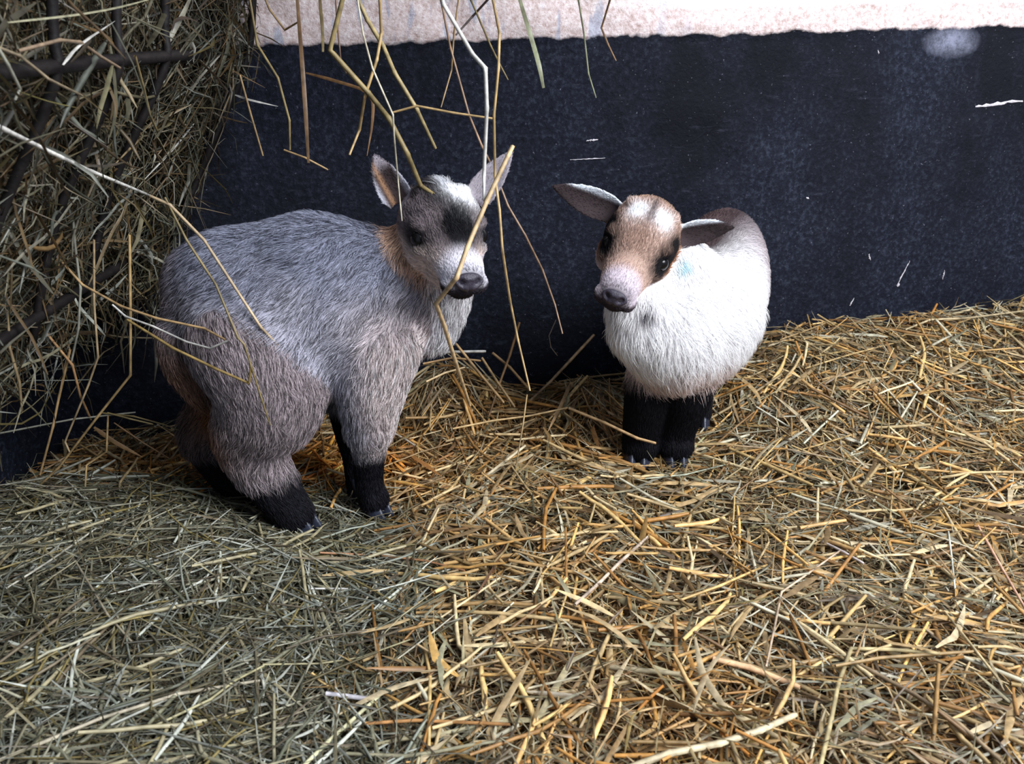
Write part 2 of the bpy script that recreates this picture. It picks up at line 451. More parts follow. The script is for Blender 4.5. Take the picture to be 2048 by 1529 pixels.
def add_head(B, H):
    up = H['z']; k = H['s']; m = lambda L: [v * k for v in L]; mx = lambda L: [v * k * H['sx'] for v in L]
    ys = [-.042, -.028, -.008, .010, .024, .042, .060, .075]
    zc = [.002, .005, .007, .004, -.002, -.010, -.0145, -.018]
    ra = [.024, .034, .0385, .0365, .0315, .0245, .021, .0175]
    rb = [.025, .035, .0385, .0365, .0305, .0225, .0185, .0155]
    B.loft('head', [hp(H, 0, y, z) for y, z in zip(ys, zc)], mx(ra), m(rb), up=up, n=22)
    # lower jaw
    ys = [-.01, .012, .034, .054, .069]; zc = [-.023, -.0262, -.0282, -.0300, -.0306]
    B.loft('jaw', [hp(H, 0, y, z) for y, z in zip(ys, zc)], mx([.024, .024, .020, .0155, .012]), m([.014, .0135, .0115, .0095, .0075]), up=up)
    for s in (-1, 1):
        B.ball(hp(H, s * .023, .004, -.012), (H['x'], H['y'], H['z']), m((.0145, .027, .020)))       # cheek
        B.ball(hp(H, s * .0255, .017, .0150), (H['x'], H['y'], H['z']), m((.0095, .0155, .0075)))     # brow
        B.ball(hp(H, s * .017, -.004, .0365), (H['x'], H['y'], H['z']), m((.010, .011, .0065)))       # horn bud
        B.ball(hp(H, s * .0258, .0255, -.0065), (H['x'], H['y'], H['z']), m((.0075, .014, .006)))      # lower lid
        B.ball(hp(H, s * .0125, .072, -.0225), (H['x'], H['y'], H['z']), m((.0085, .012, .0085)))     # upper lip

def eye_mesh(H, s, r=.0083):
    bm = bmesh.new(); bmesh.ops.create_uvsphere(bm, u_segments=20, v_segments=14, radius=r)
    return mesh_bm('eye', bm, M_eye), hp(H, s * .0279, .0236, .0035)
def nose_mesh(H):
    bm = bmesh.new(); bmesh.ops.create_uvsphere(bm, u_segments=32, v_segments=24, radius=1)
    ax = np.array((H['x'], H['y'], H['z']))
    for v in bm.verts:
        x, y, z = v.co
        q = np.array((x * .0138 * (1 - .28 * max(0, -z)), y * .0062, z * .0092))
        if y > 0:
            for s in (-1, 1):                                         # comma-shaped nostrils
                d = ((x - s * .52) / .26) ** 2 + ((z - .08 - s * (x - s * .5) * .5) / .42) ** 2
                q[1] -= .0058 * math.exp(-d * 1.6)
            q[1] -= .002 * math.exp(-(x / .12) ** 2) * (1 if z < .3 else .3)      # philtrum
        v.co = q @ ax
    return mesh_bm('nose', bm, M_nose), hp(H, 0, .0845, -.0165)
def hoof_mesh(ground_pt, fwd, tilt=.45, size=1.0):
    """two pointed toes with a cleft between them"""
    bm = bmesh.new(); f = unit(np.array((fwd[0], fwd[1], 0))); s = np.array((f[1], -f[0], 0)); z = np.array((0, 0, 1.0))
    for sd in (-1, 1):
        rows = []
        for k, (h, a, b, off) in enumerate(((0, .0072, .0150, .005), (.004, .0070, .0142, .0042), (.013, .0063, .0112, .001), (.021, .0054, .0085, -.003), (.024, .003, .005, -.004))):
            ring = []
            for q in range(12):
                th = 2 * math.pi * q / 12
                cx, cy = math.cos(th), math.sin(th)
                fx = b * (cx if cx > 0 else cx * .75); sx = a * cy * (1 - .45 * max(cx, 0))
                ring.append(bm.verts.new(Vector((f * (fx + off) + s * (sx + sd * .0075 - sd * .0012 * max(cx, 0)) + z * h) * size)))
            rows.append(ring)
        for r0, r1 in zip(rows, rows[1:]):
            for q in range(12): bm.faces.new((r0[q], r0[(q + 1) % 12], r1[(q + 1) % 12], r1[q]))
        bm.faces.new(rows[0][::-1]); bm.faces.new(rows[-1])
    return mesh_bm('hoof', bm, M_hoof)

def finish_goat(B, H, root, paint, furlen, hooves, n_hair, flow_fix, voxel, seed):
    g = np.random.default_rng(seed)
    me = B.solid(voxel, 4)
    nv = len(me.vertices); X = np.empty(nv * 3, np.float32); me.vertices.foreach_get('co', X); X = X.reshape(-1, 3).astype(float)
    Nn = np.empty(nv * 3, np.float32); me.vertex_normals.foreach_get('vector', Nn); Nn = Nn.reshape(-1, 3).astype(float)
    ci, fl, tt = B.classify(X)
    names = np.array([c['name'] for c in B.comps])[ci]
    # melt the limbs into the trunk: more smoothing on the body than on face, ears and shanks
    E = np.empty(len(me.edges) * 2, np.int32); me.edges.foreach_get('vertices', E); E = E.reshape(-1, 2)
    big = np.isin(names, ['torso', 'neck', 'throat']) | (np.char.startswith(names.astype(str), 'hind') | np.char.startswith(names.astype(str), 'fore')) & (X[:, 2] > .115)
    wt = np.where(big, 1.0, np.where(np.isin(names, ['head', 'jaw']), .02, np.where(np.isin(names, ['ear_l', 'ear_r']), .13, .12)))
    deg = np.bincount(E.ravel(), minlength=nv).astype(float)
    def avg(Q): return np.bincount(E[:, 0], Q[E[:, 1]], nv) / deg + np.bincount(E[:, 1], Q[E[:, 0]], nv) / deg
    for _ in range(8): wt = np.minimum(wt * .5 + avg(wt) * .5, 1)
    X0 = X.copy()
    for _ in range(110):
        A = np.stack([avg(X[:, k]) for k in range(3)], 1); X = X + (A - X) * (.6 * wt)[:, None]
    me.vertices.foreach_set('co', X.astype(np.float32).ravel()); me.update()
    Nn = np.empty(nv * 3, np.float32); me.vertex_normals.foreach_get('vector', Nn); Nn = Nn.reshape(-1, 3).astype(float)
    C = paint(X, Nn, names, tt, g)
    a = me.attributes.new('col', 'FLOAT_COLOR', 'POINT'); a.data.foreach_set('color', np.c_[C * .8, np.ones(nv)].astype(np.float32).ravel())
    me.materials.clear(); me.materials.append(M_skin)
    me.name = 'body'; me.transform(Matrix.Translation(-Vector(root.location)))
    for p in me.polygons: p.use_smooth = True
    link('body', me, root)
    for s in (-1, 1):
        m, p = eye_mesh(H, s); link('eye', m, root, Vector(p) - Vector(root.location))
    m, p = nose_mesh(H); link('nose', m, root, Vector(p) - Vector(root.location))
    for gp, fw, sz in hooves:
        link('hoof', hoof_mesh(gp, fw, size=sz), root, Vector(gp) - Vector(root.location))
    # fur: combed hair curves rooted on the body
    me.calc_loop_triangles(); nt_ = len(me.loop_triangles); tri = np.empty(nt_ * 3, np.int32); me.loop_triangles.foreach_get('vertices', tri); tri = tri.reshape(-1, 3)
    A_, B_, C_ = X[tri[:, 0]], X[tri[:, 1]], X[tri[:, 2]]
    ar = np.linalg.norm(np.cross(B_ - A_, C_ - A_), axis=1)
    ln = furlen(X, Nn, names, tt); dens = np.clip(.012 / np.maximum(ln, .004), .7, 2.4)
    w_ = ar * dens[tri].mean(1) * (ln[tri].min(1) > .0008)
    ti = g.choice(nt_, n_hair, p=w_ / w_.sum())
    u, v = g.random(n_hair), g.random(n_hair); f_ = u + v > 1; u[f_] = 1 - u[f_]; v[f_] = 1 - v[f_]
    bc = np.c_[1 - u - v, u, v]
    def ip(Q): return (Q[tri[ti]] * bc[..., None]).sum(1) if Q.ndim == 2 else (Q[tri[ti]] * bc).sum(1)
    root_p = ip(X); nrm = unit(ip(Nn)); Lh = ip(ln) * g.uniform(.65, 1.15, n_hair)
    vi = tri[ti, bc.argmax(1)]
    F0 = flow_fix(X, Nn, names, fl, tt)[vi]
    swirl = np.stack([fbm(root_p * 55 + k * 9.1, 2) for k in range(3)], 1) * 1.3 + np.stack([fbm(root_p * 260 + k * 5.7, 2) for k in range(3)], 1) * .9
    F0 = unit(F0) + swirl + g.normal(0, .17, (n_hair, 3))
    F0 = unit(F0 - nrm * (F0 * nrm).sum(1)[:, None])
    t = np.array((0, .3, .65, 1.0))
    lift = g.uniform(.25, .6, n_hair)[:, None]
    pts = root_p[:, None] - nrm[:, None] * .0008 + Lh[:, None, None] * (F0[:, None] * (t * .92)[None, :, None] + nrm[:, None] * ((lift * (1.25 * t - .75 * t * t)[None])[..., None]))
    hc = bpy.data.hair_curves.new('fur'); hc.add_curves([4] * n_hair)
    hc.attributes['position'].data.foreach_set('vector', (pts - np.array(root.location)).astype(np.float32).ravel())
    ra = hc.attributes.get('radius') or hc.attributes.new('radius', 'FLOAT', 'POINT')
    rr = (g.uniform(.00016, .00030, n_hair)[:, None] * np.array((1, .95, .7, .15))[None]); ra.data.foreach_set('value', rr.astype(np.float32).ravel())
    var = agouti(X, names)[vi]
    k = np.where(g.random(n_hair) < .42, g.uniform(.18, .6, n_hair), g.uniform(1.0, 1.75, n_hair)) * (.8 + .8 * (.5 + fbm(root_p * 120, 2)) * .5)
    HC = ip(C) * (1 + (k - 1) * var)[:, None]
    ca = hc.attributes.new('col', 'FLOAT_COLOR', 'CURVE'); ca.data.foreach_set('color', np.c_[np.clip(HC, 0, .95), np.ones(n_hair)].astype(np.float32).ravel())
    hc.materials.append(M_fur)
    tag(link('fur', hc, root), kind='stuff')
def agouti(X, names):
    return np.where(np.isin(names, ['head', 'jaw', 'ear_l', 'ear_r']), .45, np.where(X[:, 0] < .03, 1.0, .35))
def blob(x, y, z, c, r):
    return np.exp(-(((x - c[0]) / r[0]) ** 2 + ((y - c[1]) / r[1]) ** 2 + ((z - c[2]) / r[2]) ** 2))
def lay(C, wgt, rgb):
    wgt = np.clip(wgt, 0, 1)[:, None]; return C * (1 - wgt) + np.asarray(rgb)[None] * wgt

# ---- the grey kid on the left
def grey_kid():
    root = empty('goat_kid', (-.2, .86, .0), 'blue grey kid goat with black legs and white forehead patch, head turned to the viewer', 'goat')
    B = Body()
    T = [at(392, 585, .85), at(440, 588, .85), at(520, 606, .858), at(610, 618, .865), at(700, 612, .875), at(775, 600, .888), at(835, 600, .897)]
    B.loft('torso', T, [.038, .052, .064, .068, .062, .05, .034], [.05, .066, .085, .097, .090, .074, .052], sub=5, n=24)
    H = head_frame(at(884, 466, .862), R(20), R(6), R(2))
    B.loft('neck', [at(770, 590, .89), at(815, 540, .888), at(858, 490, .88)], [.05, .043, .036], [.058, .047, .036], up=(0, 1, 0))
    B.loft('throat', [at(850, 650, .892), at(878, 600, .88), at(895, 545, .862)], [.034, .03, .026], up=(0, 1, 0))
    add_head(B, H)
    B.ear('ear_l', hp(H, -.034, -.018, .022), at(748, 312, .85), (.25, -1, .1), .0175, 1.25)
    B.ear('ear_r', hp(H, .034, -.018, .022), at(1024, 304, .88), (-.2, -1, -.2), .0165, 1.2)
    # legs: near pair is the kid's right side
    B.loft('fore_n', [at(752, 690, .85), at(742, 770, .842), at(738, 850, .845), at(738, 905, .855), at(738, 965, .86), at(748, 1000, .862)], [.046, .037, .026, .0175, .0145, .0165], up=(0, 1, 0), sub=4)
    B.loft('fore_f', [at(725, 720, .92), at(712, 800, .925), at(708, 860, .922), at(712, 910, .918), at(716, 965, .91), at(722, 990, .905)], [.04, .032, .022, .0155, .013, .015], up=(0, 1, 0), sub=4)
    B.loft('hind_n', [at(490, 640, .845), at(530, 720, .832), at(538, 795, .826), at(506, 862, .832), at(522, 930, .832), at(566, 1000, .83), at(592, 1034, .829)], [.066, .066, .056, .040, .029, .0235, .021], up=(0, 1, 0), sub=4)
    B.loft('hind_f', [at(440, 690, .89), at(470, 760, .905), at(450, 820, .908), at(420, 866, .905), at(446, 926, .895), at(486, 980, .89), at(510, 1004, .885)], [.055, .050, .040, .032, .025, .020, .019], up=(0, 1, 0), sub=4)
    B.loft('tail', [at(378, 600, .842), at(354, 660, .832), at(366, 735, .826), at(404, 802, .824)], [.016, .018, .016, .008], up=(0, 1, 0), sub=4)
    mids = np.array(T)
    def paint(X, Nn, names, tt, g):
        n = len(X); C = np.repeat(srgb(168, 166, 177)[None], n, 0)
        px = X[:, 0]; z = X[:, 2]
        nz = fbm(X * 30, 3)
        # darker saddle along the back, paler and warmer belly, shoulder and haunch
        C = lay(C, sstep(.235, .30, z + nz * .06) * .85, srgb(124, 128, 146))
        C = lay(C, sstep(-.17, -.12, px + nz * .04) * sstep(.27, .2, z) * .8, srgb(222, 206, 202))
        C = lay(C, np.isin(names, ['hind_n', 'hind_f']) * .5, srgb(168, 144, 136))
        C = lay(C, sstep(-.29, -.345, px + nz * .03) * .7, srgb(98, 76, 70))
        C = lay(C, (names == 'tail') * sstep(.1, .7, tt), srgb(128, 98, 82))
        C = lay(C, blob(X[:, 0], X[:, 1], z, at(420, 850, .84), (.03, .08, .028)) * 1.1, srgb(160, 108, 66))
        # tan line along the neck behind the cheek
        C = lay(C, np.isin(names, ['neck', 'throat']) * sstep(.35, .8, tt) * (.8), srgb(226, 184, 150))
        C = lay(C, (names == 'throat') * sstep(-.10, -.07, px) * sstep(.29, .25, z) * .9, srgb(236, 232, 240))
        x, y, h = hlocal(H, X); hd = np.isin(names, ['head', 'jaw'])
        Hd = np.repeat(srgb(150, 136, 138)[None], n, 0)
        Hd = lay(Hd, sstep(.008, -.010, h) * sstep(.080, .055, y), srgb(236, 216, 206))
        Hd = lay(Hd, sstep(-.006, -.03, y) * .8, srgb(176, 140, 116))
        Hd = lay(Hd, sstep(.026, .040, h) * .9, srgb(34, 31, 36))
        for s in (-1, 1):
            Hd = lay(Hd, 1.3 * blob(x, y, h, (s * .0285, .025, .003), (.0135, .018, .012)), srgb(30, 26, 30))
            Hd = lay(Hd, .9 * blob(x, y, h, (s * .024, .009, .022), (.010, .016, .010)), srgb(96, 90, 96))
        Hd = lay(Hd, 1.9 * blob(x, y, h, (.003, .036, .012), (.0155, .024, .026)), srgb(14, 13, 18))
        Hd = lay(Hd, 2.1 * blob(x, y, h, (.013, .009, .034), (.0135, .0135, .02)), srgb(250, 250, 252))
        Hd = lay(Hd, 1.3 * blob(x, y, h, (.001, -.012, .046), (.0055, .014, .010)), srgb(236, 238, 244))
        Hd = lay(Hd, 1.0 * sstep(.05, .072, y) * sstep(-.034, -.02, h), srgb(228, 224, 232))
        Hd = lay(Hd, 1.0 * sstep(.052, .066, y) * sstep(-.0195, -.024, h), srgb(40, 34, 40))
        Hd = lay(Hd, 1.5 * blob(x, y, h, (0, .085, -.017), (.014, .012, .011)), srgb(48, 44, 54))
        Hd = lay(Hd, 1.0 * sstep(.016, .028, x) * sstep(.01, -.02, h) * sstep(.05, .02, y), srgb(206, 204, 214))
        C = np.where(hd[:, None], Hd, C)
        for nm in ('ear_l', 'ear_r'):
            c = [k for k in B.comps if k['name'] == nm][0]; d = X - c['base']; e = names == nm
            side = (Nn @ c['nrm']); sc = (d @ c['s']) / .0175; t = d @ c['T'][0] / c['L']
            E = np.repeat(srgb(178, 170, 178)[None], n, 0)
            if nm == 'ear_l':
                inn = sstep(.1, .4, side)
                E = lay(E, inn * sstep(.85, .45, np.abs(sc)) * sstep(.95, .6, t), srgb(66, 54, 54))
                E = lay(E, inn * np.exp(-((sc + .3) / .13) ** 2) * .7, srgb(190, 146, 112))
                E = lay(E, sstep(.5, .9, np.abs(sc)) * .7, srgb(196, 200, 212))
            C = np.where(e[:, None], E, C)
        leg = np.isin(names, ['fore_n', 'fore_f', 'hind_n', 'hind_f'])
        zl = z + nz * .02
        lim = np.where(np.isin(names, ['fore_n']), .078, np.where(names == 'fore_f', .10, np.where(names == 'hind_n', .062, .085)))
        hx = np.where(np.isin(names, ['hind_n', 'hind_f']), (px + .26) * .30, 0)
        C = lay(C, leg * sstep(lim + .012, lim - .012, zl - hx), srgb(24, 23, 30))
        return C
    def furlen(X, Nn, names, tt):
        L = np.full(len(X), .0145); x, y, h = hlocal(H, X); hd = np.isin(names, ['head', 'jaw'])
        L = np.where(hd, .0066, L)
        L = np.where(hd & (blob(x, y, h, (-.002, -.012, .046), (.012, .018, .012)) > .4), .016, L)
        L = np.where(hd & (y > .048), .0046, L)
        L = np.where(hd & (blob(x, y, h, (0, .087, -.0165), (.012, .010, .0085)) > .37), 0, L)
        for s in (-1, 1): L = np.where(hd & (blob(x, y, h, (s * .0315, .0255, .0032), (.0054, .0070, .0048)) > .37), 0, L)
        L = np.where(np.isin(names, ['ear_l', 'ear_r']), .0038, L)
        L = np.where(names == 'throat', .019, L)
        leg = np.isin(names, ['fore_n', 'fore_f', 'hind_n', 'hind_f']); L = np.where(leg & (X[:, 2] < .10), .008, L); L = np.where(np.isin(names, ['hind_n', 'hind_f']) & (X[:, 2] > .062) & (X[:, 2] < .14), .019, L)
        return L
    def flow(X, Nn, names, fl, tt):
        F = fl.copy(); dn = np.array((0, 0, -1.0))
        t = np.isin(names, ['torso']); F[t] = -fl[t] * .75 + dn * .75
        t = np.isin(names, ['neck', 'throat']); F[t] = -fl[t] * .7 + dn * .7
        t = np.isin(names, ['head', 'jaw']); F[t] = -fl[t] + H['z'] * .15
        return F
    hoof_list = [((*at(752, 1012, .862)[:2], -.004), (.8, -.55), 1.0), ((*at(726, 992, .905)[:2], -.004), (.8, -.5), .95),
                 ((*at(606, 1042, .829)[:2], -.002), (.85, -.4), 1.05), ((*at(518, 1010, .882)[:2], -.004), (.85, -.4), 1.0)]
    finish_goat(B, H, root, paint, furlen, hoof_list, 170000, flow, .0018, 3)

# ---- the white kid on the right
def white_kid():
    root = empty('goat_kid', (.2, 1.02, .0), 'white bodied kid goat with tan face and black eye patches, standing by the tarred wall', 'goat')
    B = Body()
    T = [(.292, 1.195, .195), (.283, 1.17, .196), (.262, 1.12, .188), (.235, 1.06, .178), (.205, 1.0, .166), (.182, .963, .160)]
    B.loft('torso', T, [.038, .053, .066, .072, .070, .055], [.058, .076, .083, .080, .072, .058], n=24)
    H = head_frame(at(1277, 494, .965), R(-18), R(9), R(19), 1.13, .93)
    B.loft('neck', [(.205, 1.02, .20), (.180, 1.0, .235), tuple(hp(H, 0, -.03, -.004))], [.056, .046, .036], [.058, .046, .036], up=(0, 1, 0))
    B.loft('throat', [(.168, .962, .178), tuple(at(1288, 625, .955)), tuple(hp(H, .004, -.006, -.022))], [.056, .042, .028], up=(0, 1, 0))
    add_head(B, H)
    B.ear('ear_l', hp(H, -.034, -.016, .018), at(1106, 374, .965), (.1, -1, -.15), .0195, 1.0)
    B.ear('ear_r', hp(H, .034, -.016, .018), at(1470, 457, .965), (-.05, -1, -.3), .0185, 1.0)
    B.loft('fore_l', [(.172, .99, .13), (.163, .985, .09), (.160, .99, .055), (.158, .993, .03), (.157, .99, .014)], [.030, .028, .025, .0225, .022], up=(0, 1, 0), sub=4)
    B.loft('fore_r', [(.210, .99, .13), (.208, .985, .09), (.203, .992, .055), (.200, .995, .03), (.200, .99, .014)], [.034, .030, .025, .0225, .022], up=(0, 1, 0), sub=4)
    B.loft('hind_r', [(.275, 1.13, .17), (.268, 1.10, .12), (.258, 1.115, .085), (.254, 1.12, .05), (.250, 1.10, .025), (.248, 1.095, .012)], [.055, .042, .027, .018, .016, .017], up=(0, 1, 0), sub=4)
    B.loft('hind_l', [(.235, 1.16, .17), (.225, 1.13, .12), (.215, 1.14, .085), (.21, 1.145, .05), (.207, 1.125, .025), (.205, 1.115, .012)], [.05, .04, .026, .018, .016, .017], up=(0, 1, 0), sub=4)
    B.loft('tail', [(.298, 1.215, .225), (.305, 1.238, .20), (.308, 1.242, .17)], [.014, .013, .007], up=(0, 1, 0), sub=4)
    def paint(X, Nn, names, tt, g):
        n = len(X); C = np.repeat(srgb(252, 249, 250)[None], n, 0); nz = fbm(X * 30, 3)
        px, py, z = X.T
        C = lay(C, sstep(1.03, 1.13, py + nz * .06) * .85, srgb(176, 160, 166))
        tor = np.isin(names, ['torso', 'hind_r', 'hind_l', 'neck'])
        mid = np.interp(py, [.96, 1.06, 1.12, 1.2], [.18, .235, .262, .296])
        C = lay(C, tor * np.exp(-((px - mid + .018 + nz * .01) / .042) ** 2) * sstep(.215, .24, z) * sstep(1.0, 1.04, py) * 1.8, srgb(30, 27, 34))
        C = lay(C, tor * np.exp(-((px - mid + .03) / .05) ** 2) * sstep(.2, .25, z) * .8 * sstep(1.0, 1.05, py), srgb(120, 98, 98))
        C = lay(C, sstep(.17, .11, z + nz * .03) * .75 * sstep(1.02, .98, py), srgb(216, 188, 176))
        C = lay(C, 1.2 * blob(px, py, z, at(1357, 520, .985), (.008, .03, .007)) * np.isin(names, ['torso', 'neck', 'throat']), srgb(130, 214, 232))
        x, y, h = hlocal(H, X); hd = np.isin(names, ['head', 'jaw'])
        Hd = np.repeat(srgb(192, 164, 150)[None], n, 0)
        Hd = lay(Hd, sstep(-.004, -.022, h + y * .2) * sstep(-.03, -.01, y), srgb(238, 230, 234))
        Hd = lay(Hd, .8 * blob(x, y, h, (-.002, .032, .014), (.017, .02, .02)), srgb(150, 120, 104))
        Hd = lay(Hd, sstep(-.006, -.028, y) * sstep(-.01, .01, h), srgb(150, 120, 96))
        for s in (-1, 1):
            Hd = lay(Hd, 1.7 * blob(x, y, h, (s * .0125, .011, .033), (.0100, .011, .014)), srgb(244, 246, 250))
            Hd = lay(Hd, 1.2 * blob(x, y, h, (s * .034, .006, .0), (.012, .026, .02)), srgb(178, 124, 86))
            Hd = lay(Hd, 2.2 * blob(x, y, h, (s * .0285, .0245, .003), (.013, .019, .013)), srgb(20, 18, 22))
            Hd = lay(Hd, 2.0 * blob(x, y, h, (s * .031, .010, .013), (.010, .015, .012)), srgb(24, 20, 22))
        Hd = lay(Hd, 1.0 * blob(x, y, h, (0, .004, .042), (.0035, .02, .016)), srgb(104, 92, 92))
        Hd = lay(Hd, .8 * blob(x, y, h, (.002, .018, .03), (.006, .007, .01)), srgb(86, 78, 88))
        Hd = lay(Hd, 1.0 * sstep(.054, .070, y) * sstep(-.034, -.02, h), srgb(208, 196, 204))
        Hd = lay(Hd, 1.0 * sstep(.052, .066, y) * sstep(-.0195, -.024, h), srgb(58, 48, 54))
        Hd = lay(Hd, 1.5 * blob(x, y, h, (0, .085, -.017), (.014, .012, .011)), srgb(56, 50, 56))
        C = np.where(hd[:, None], Hd, C)
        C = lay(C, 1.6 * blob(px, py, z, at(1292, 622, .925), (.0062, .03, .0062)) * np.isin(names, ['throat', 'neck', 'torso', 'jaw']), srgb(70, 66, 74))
        for nm in ('ear_l', 'ear_r'):
            c = [k for k in B.comps if k['name'] == nm][0]; d = X - c['base']; e = names == nm
            side = Nn @ c['nrm']; sc = (d @ c['s']) / .0165; t = d @ c['T'][0] / c['L']
            upw = sc if np.dot(c['s'], (0, 0, 1)) > 0 else -sc
            E = np.repeat(srgb(98, 84, 86)[None], n, 0)
            E = lay(E, sstep(.3, .7, upw) * sstep(1.02, .7, t), srgb(226, 232, 240))
            E = lay(E, sstep(.65, .35, upw), srgb(60, 50, 52))
            C = np.where(e[:, None], E, C)
        leg = np.isin(names, ['fore_l', 'fore_r', 'hind_r', 'hind_l'])
        lim = np.where(np.isin(names, ['fore_l', 'fore_r']), .112, .075)
        C = lay(C, leg * sstep(lim + .01, lim - .008, z + nz * .015), srgb(18, 17, 23))
        C = lay(C, (names == 'hind_r') * .6 * blob(px, py, z, (.262, 1.11, .085), (.02, .03, .03)), srgb(190, 150, 120))
        return C
    def furlen(X, Nn, names, tt):
        L = np.full(len(X), .0125); x, y, h = hlocal(H, X); hd = np.isin(names, ['head', 'jaw'])
        L = np.where((X[:, 1] < 1.02) & (X[:, 2] < .19) & np.isin(names, ['torso', 'throat']), .027, L)
        L = np.where((names == 'throat') & (X[:, 2] > .19), .019, L)
        L = np.where(hd, .0068, L); L = np.where(hd & (h > .026) & (y < .004), .0095, L); L = np.where(hd & (y > .048), .0046, L)
        L = np.where(hd & (blob(x, y, h, (0, .087, -.0165), (.012, .010, .0085)) > .37), 0, L)
        for s in (-1, 1): L = np.where(hd & (blob(x, y, h, (s * .0315, .0255, .0032), (.0054, .0070, .0048)) > .37), 0, L)
        L = np.where(np.isin(names, ['ear_l', 'ear_r']), .0038, L)
        leg = np.isin(names, ['fore_l', 'fore_r', 'hind_r', 'hind_l']); L = np.where(leg & (X[:, 2] < .10), .008, L)
        L = np.where(np.isin(names, ['fore_l', 'fore_r']) & (X[:, 2] > .105), .018, L)
        return L
    def flow(X, Nn, names, fl, tt):
        F = fl.copy(); dn = np.array((0, 0, -1.0))
        t = np.isin(names, ['torso']); F[t] = -fl[t] * .6 + dn * (.5 + .6 * sstep(1.08, .98, X[t, 1]))[:, None]
        t = np.isin(names, ['neck', 'throat']); F[t] = dn + -fl[t] * .4
        t = np.isin(names, ['head', 'jaw']); F[t] = -fl[t] + H['z'] * .15
        return F
    hoof_list = [((.153, .985, -.004), (-.1, -1), 1.1), ((.199, .985, -.004), (.05, -1), 1.1), ((.248, 1.09, -.002), (-.1, -1), 1.0), ((.205, 1.11, -.002), (-.1, -1), 1.0)]
    finish_goat(B, H, root, paint, furlen, hoof_list, 170000, flow, .0018, 4)
grey_kid()
white_kid()
# ------------------------------------------------------------------ bedding
straw_root = empty('straw_bedding', (.3, .9, 0), 'deep golden brown straw bedding heaped against the tarred wall', 'straw')
hay_root = empty('hay_layer', (-.3, .65, .02), 'loose grey green hay spread over the left foreground', 'hay')
def zone_h(c): return rng.random(len(c)) < hayness(c[:, 0], c[:, 1])
def zone_s(c): return rng.random(len(c)) > hayness(c[:, 0], c[:, 1])
PR4, PR5 = (.85, 1, 1, .8), (.35, .9, 1, .85, .2)
def batch(n, lo, hi, w0, w1, bend, K, zlo, zhi, tilt, region, pal, kind, prof, dim=1.0):
    P, c = lying(n, lo, hi, bend, K, zlo, zhi, tilt, region)
    V, F, per = strands(P, rng.uniform(w0, w1, n), prof, up_ref(n), kind)
    C = pick(pal, n) * dim
    if region is zone_s:                                              # deeper golden straw lies in patches, the shaded corner one also painted lighter
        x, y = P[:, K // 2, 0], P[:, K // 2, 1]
        C = C * (1 + np.exp(-((x + .27) / .17) ** 2 - ((y - .95) / .08) ** 2)[:, None] * (np.array((2.0, 1.25, .48)) - 1)); C = np.minimum(C, .85)  # light put into the straw colour in the shaded corner behind the grey kid
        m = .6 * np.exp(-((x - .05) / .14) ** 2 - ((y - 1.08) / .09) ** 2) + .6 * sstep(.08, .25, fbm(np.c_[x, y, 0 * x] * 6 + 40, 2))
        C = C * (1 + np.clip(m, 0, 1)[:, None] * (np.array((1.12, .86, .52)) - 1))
    return V, F, spread(C, per)
q = int
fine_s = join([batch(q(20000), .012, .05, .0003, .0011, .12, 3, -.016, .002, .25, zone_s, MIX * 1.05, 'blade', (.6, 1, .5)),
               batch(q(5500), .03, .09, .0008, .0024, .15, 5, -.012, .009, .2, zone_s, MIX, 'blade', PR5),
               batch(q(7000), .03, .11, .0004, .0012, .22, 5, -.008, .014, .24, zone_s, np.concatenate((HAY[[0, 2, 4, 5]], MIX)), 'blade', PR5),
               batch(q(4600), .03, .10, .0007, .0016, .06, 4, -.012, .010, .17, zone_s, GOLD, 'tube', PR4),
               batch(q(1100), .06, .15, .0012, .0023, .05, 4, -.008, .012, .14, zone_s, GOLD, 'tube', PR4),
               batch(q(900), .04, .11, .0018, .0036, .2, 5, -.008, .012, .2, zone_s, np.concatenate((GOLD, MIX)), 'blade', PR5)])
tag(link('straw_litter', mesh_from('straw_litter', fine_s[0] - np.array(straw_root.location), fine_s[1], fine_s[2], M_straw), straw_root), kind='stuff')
fine_h = join([batch(q(7000), .015, .06, .0004, .0011, .2, 4, -.016, .004, .25, zone_h, HAY * .7, 'blade', PR4),
               batch(q(10000), .04, .12, .0004, .0012, .2, 5, -.010, .012, .2, zone_h, HAY * .85, 'blade', PR5),
               batch(q(2200), .04, .12, .0006, .0012, .06, 4, -.006, .014, .14, zone_h, HAY * .9, 'tube', PR4)])
tag(link('hay_litter', mesh_from('hay_litter', fine_h[0] - np.array(hay_root.location), fine_h[1], fine_h[2], M_hay), hay_root), kind='stuff')

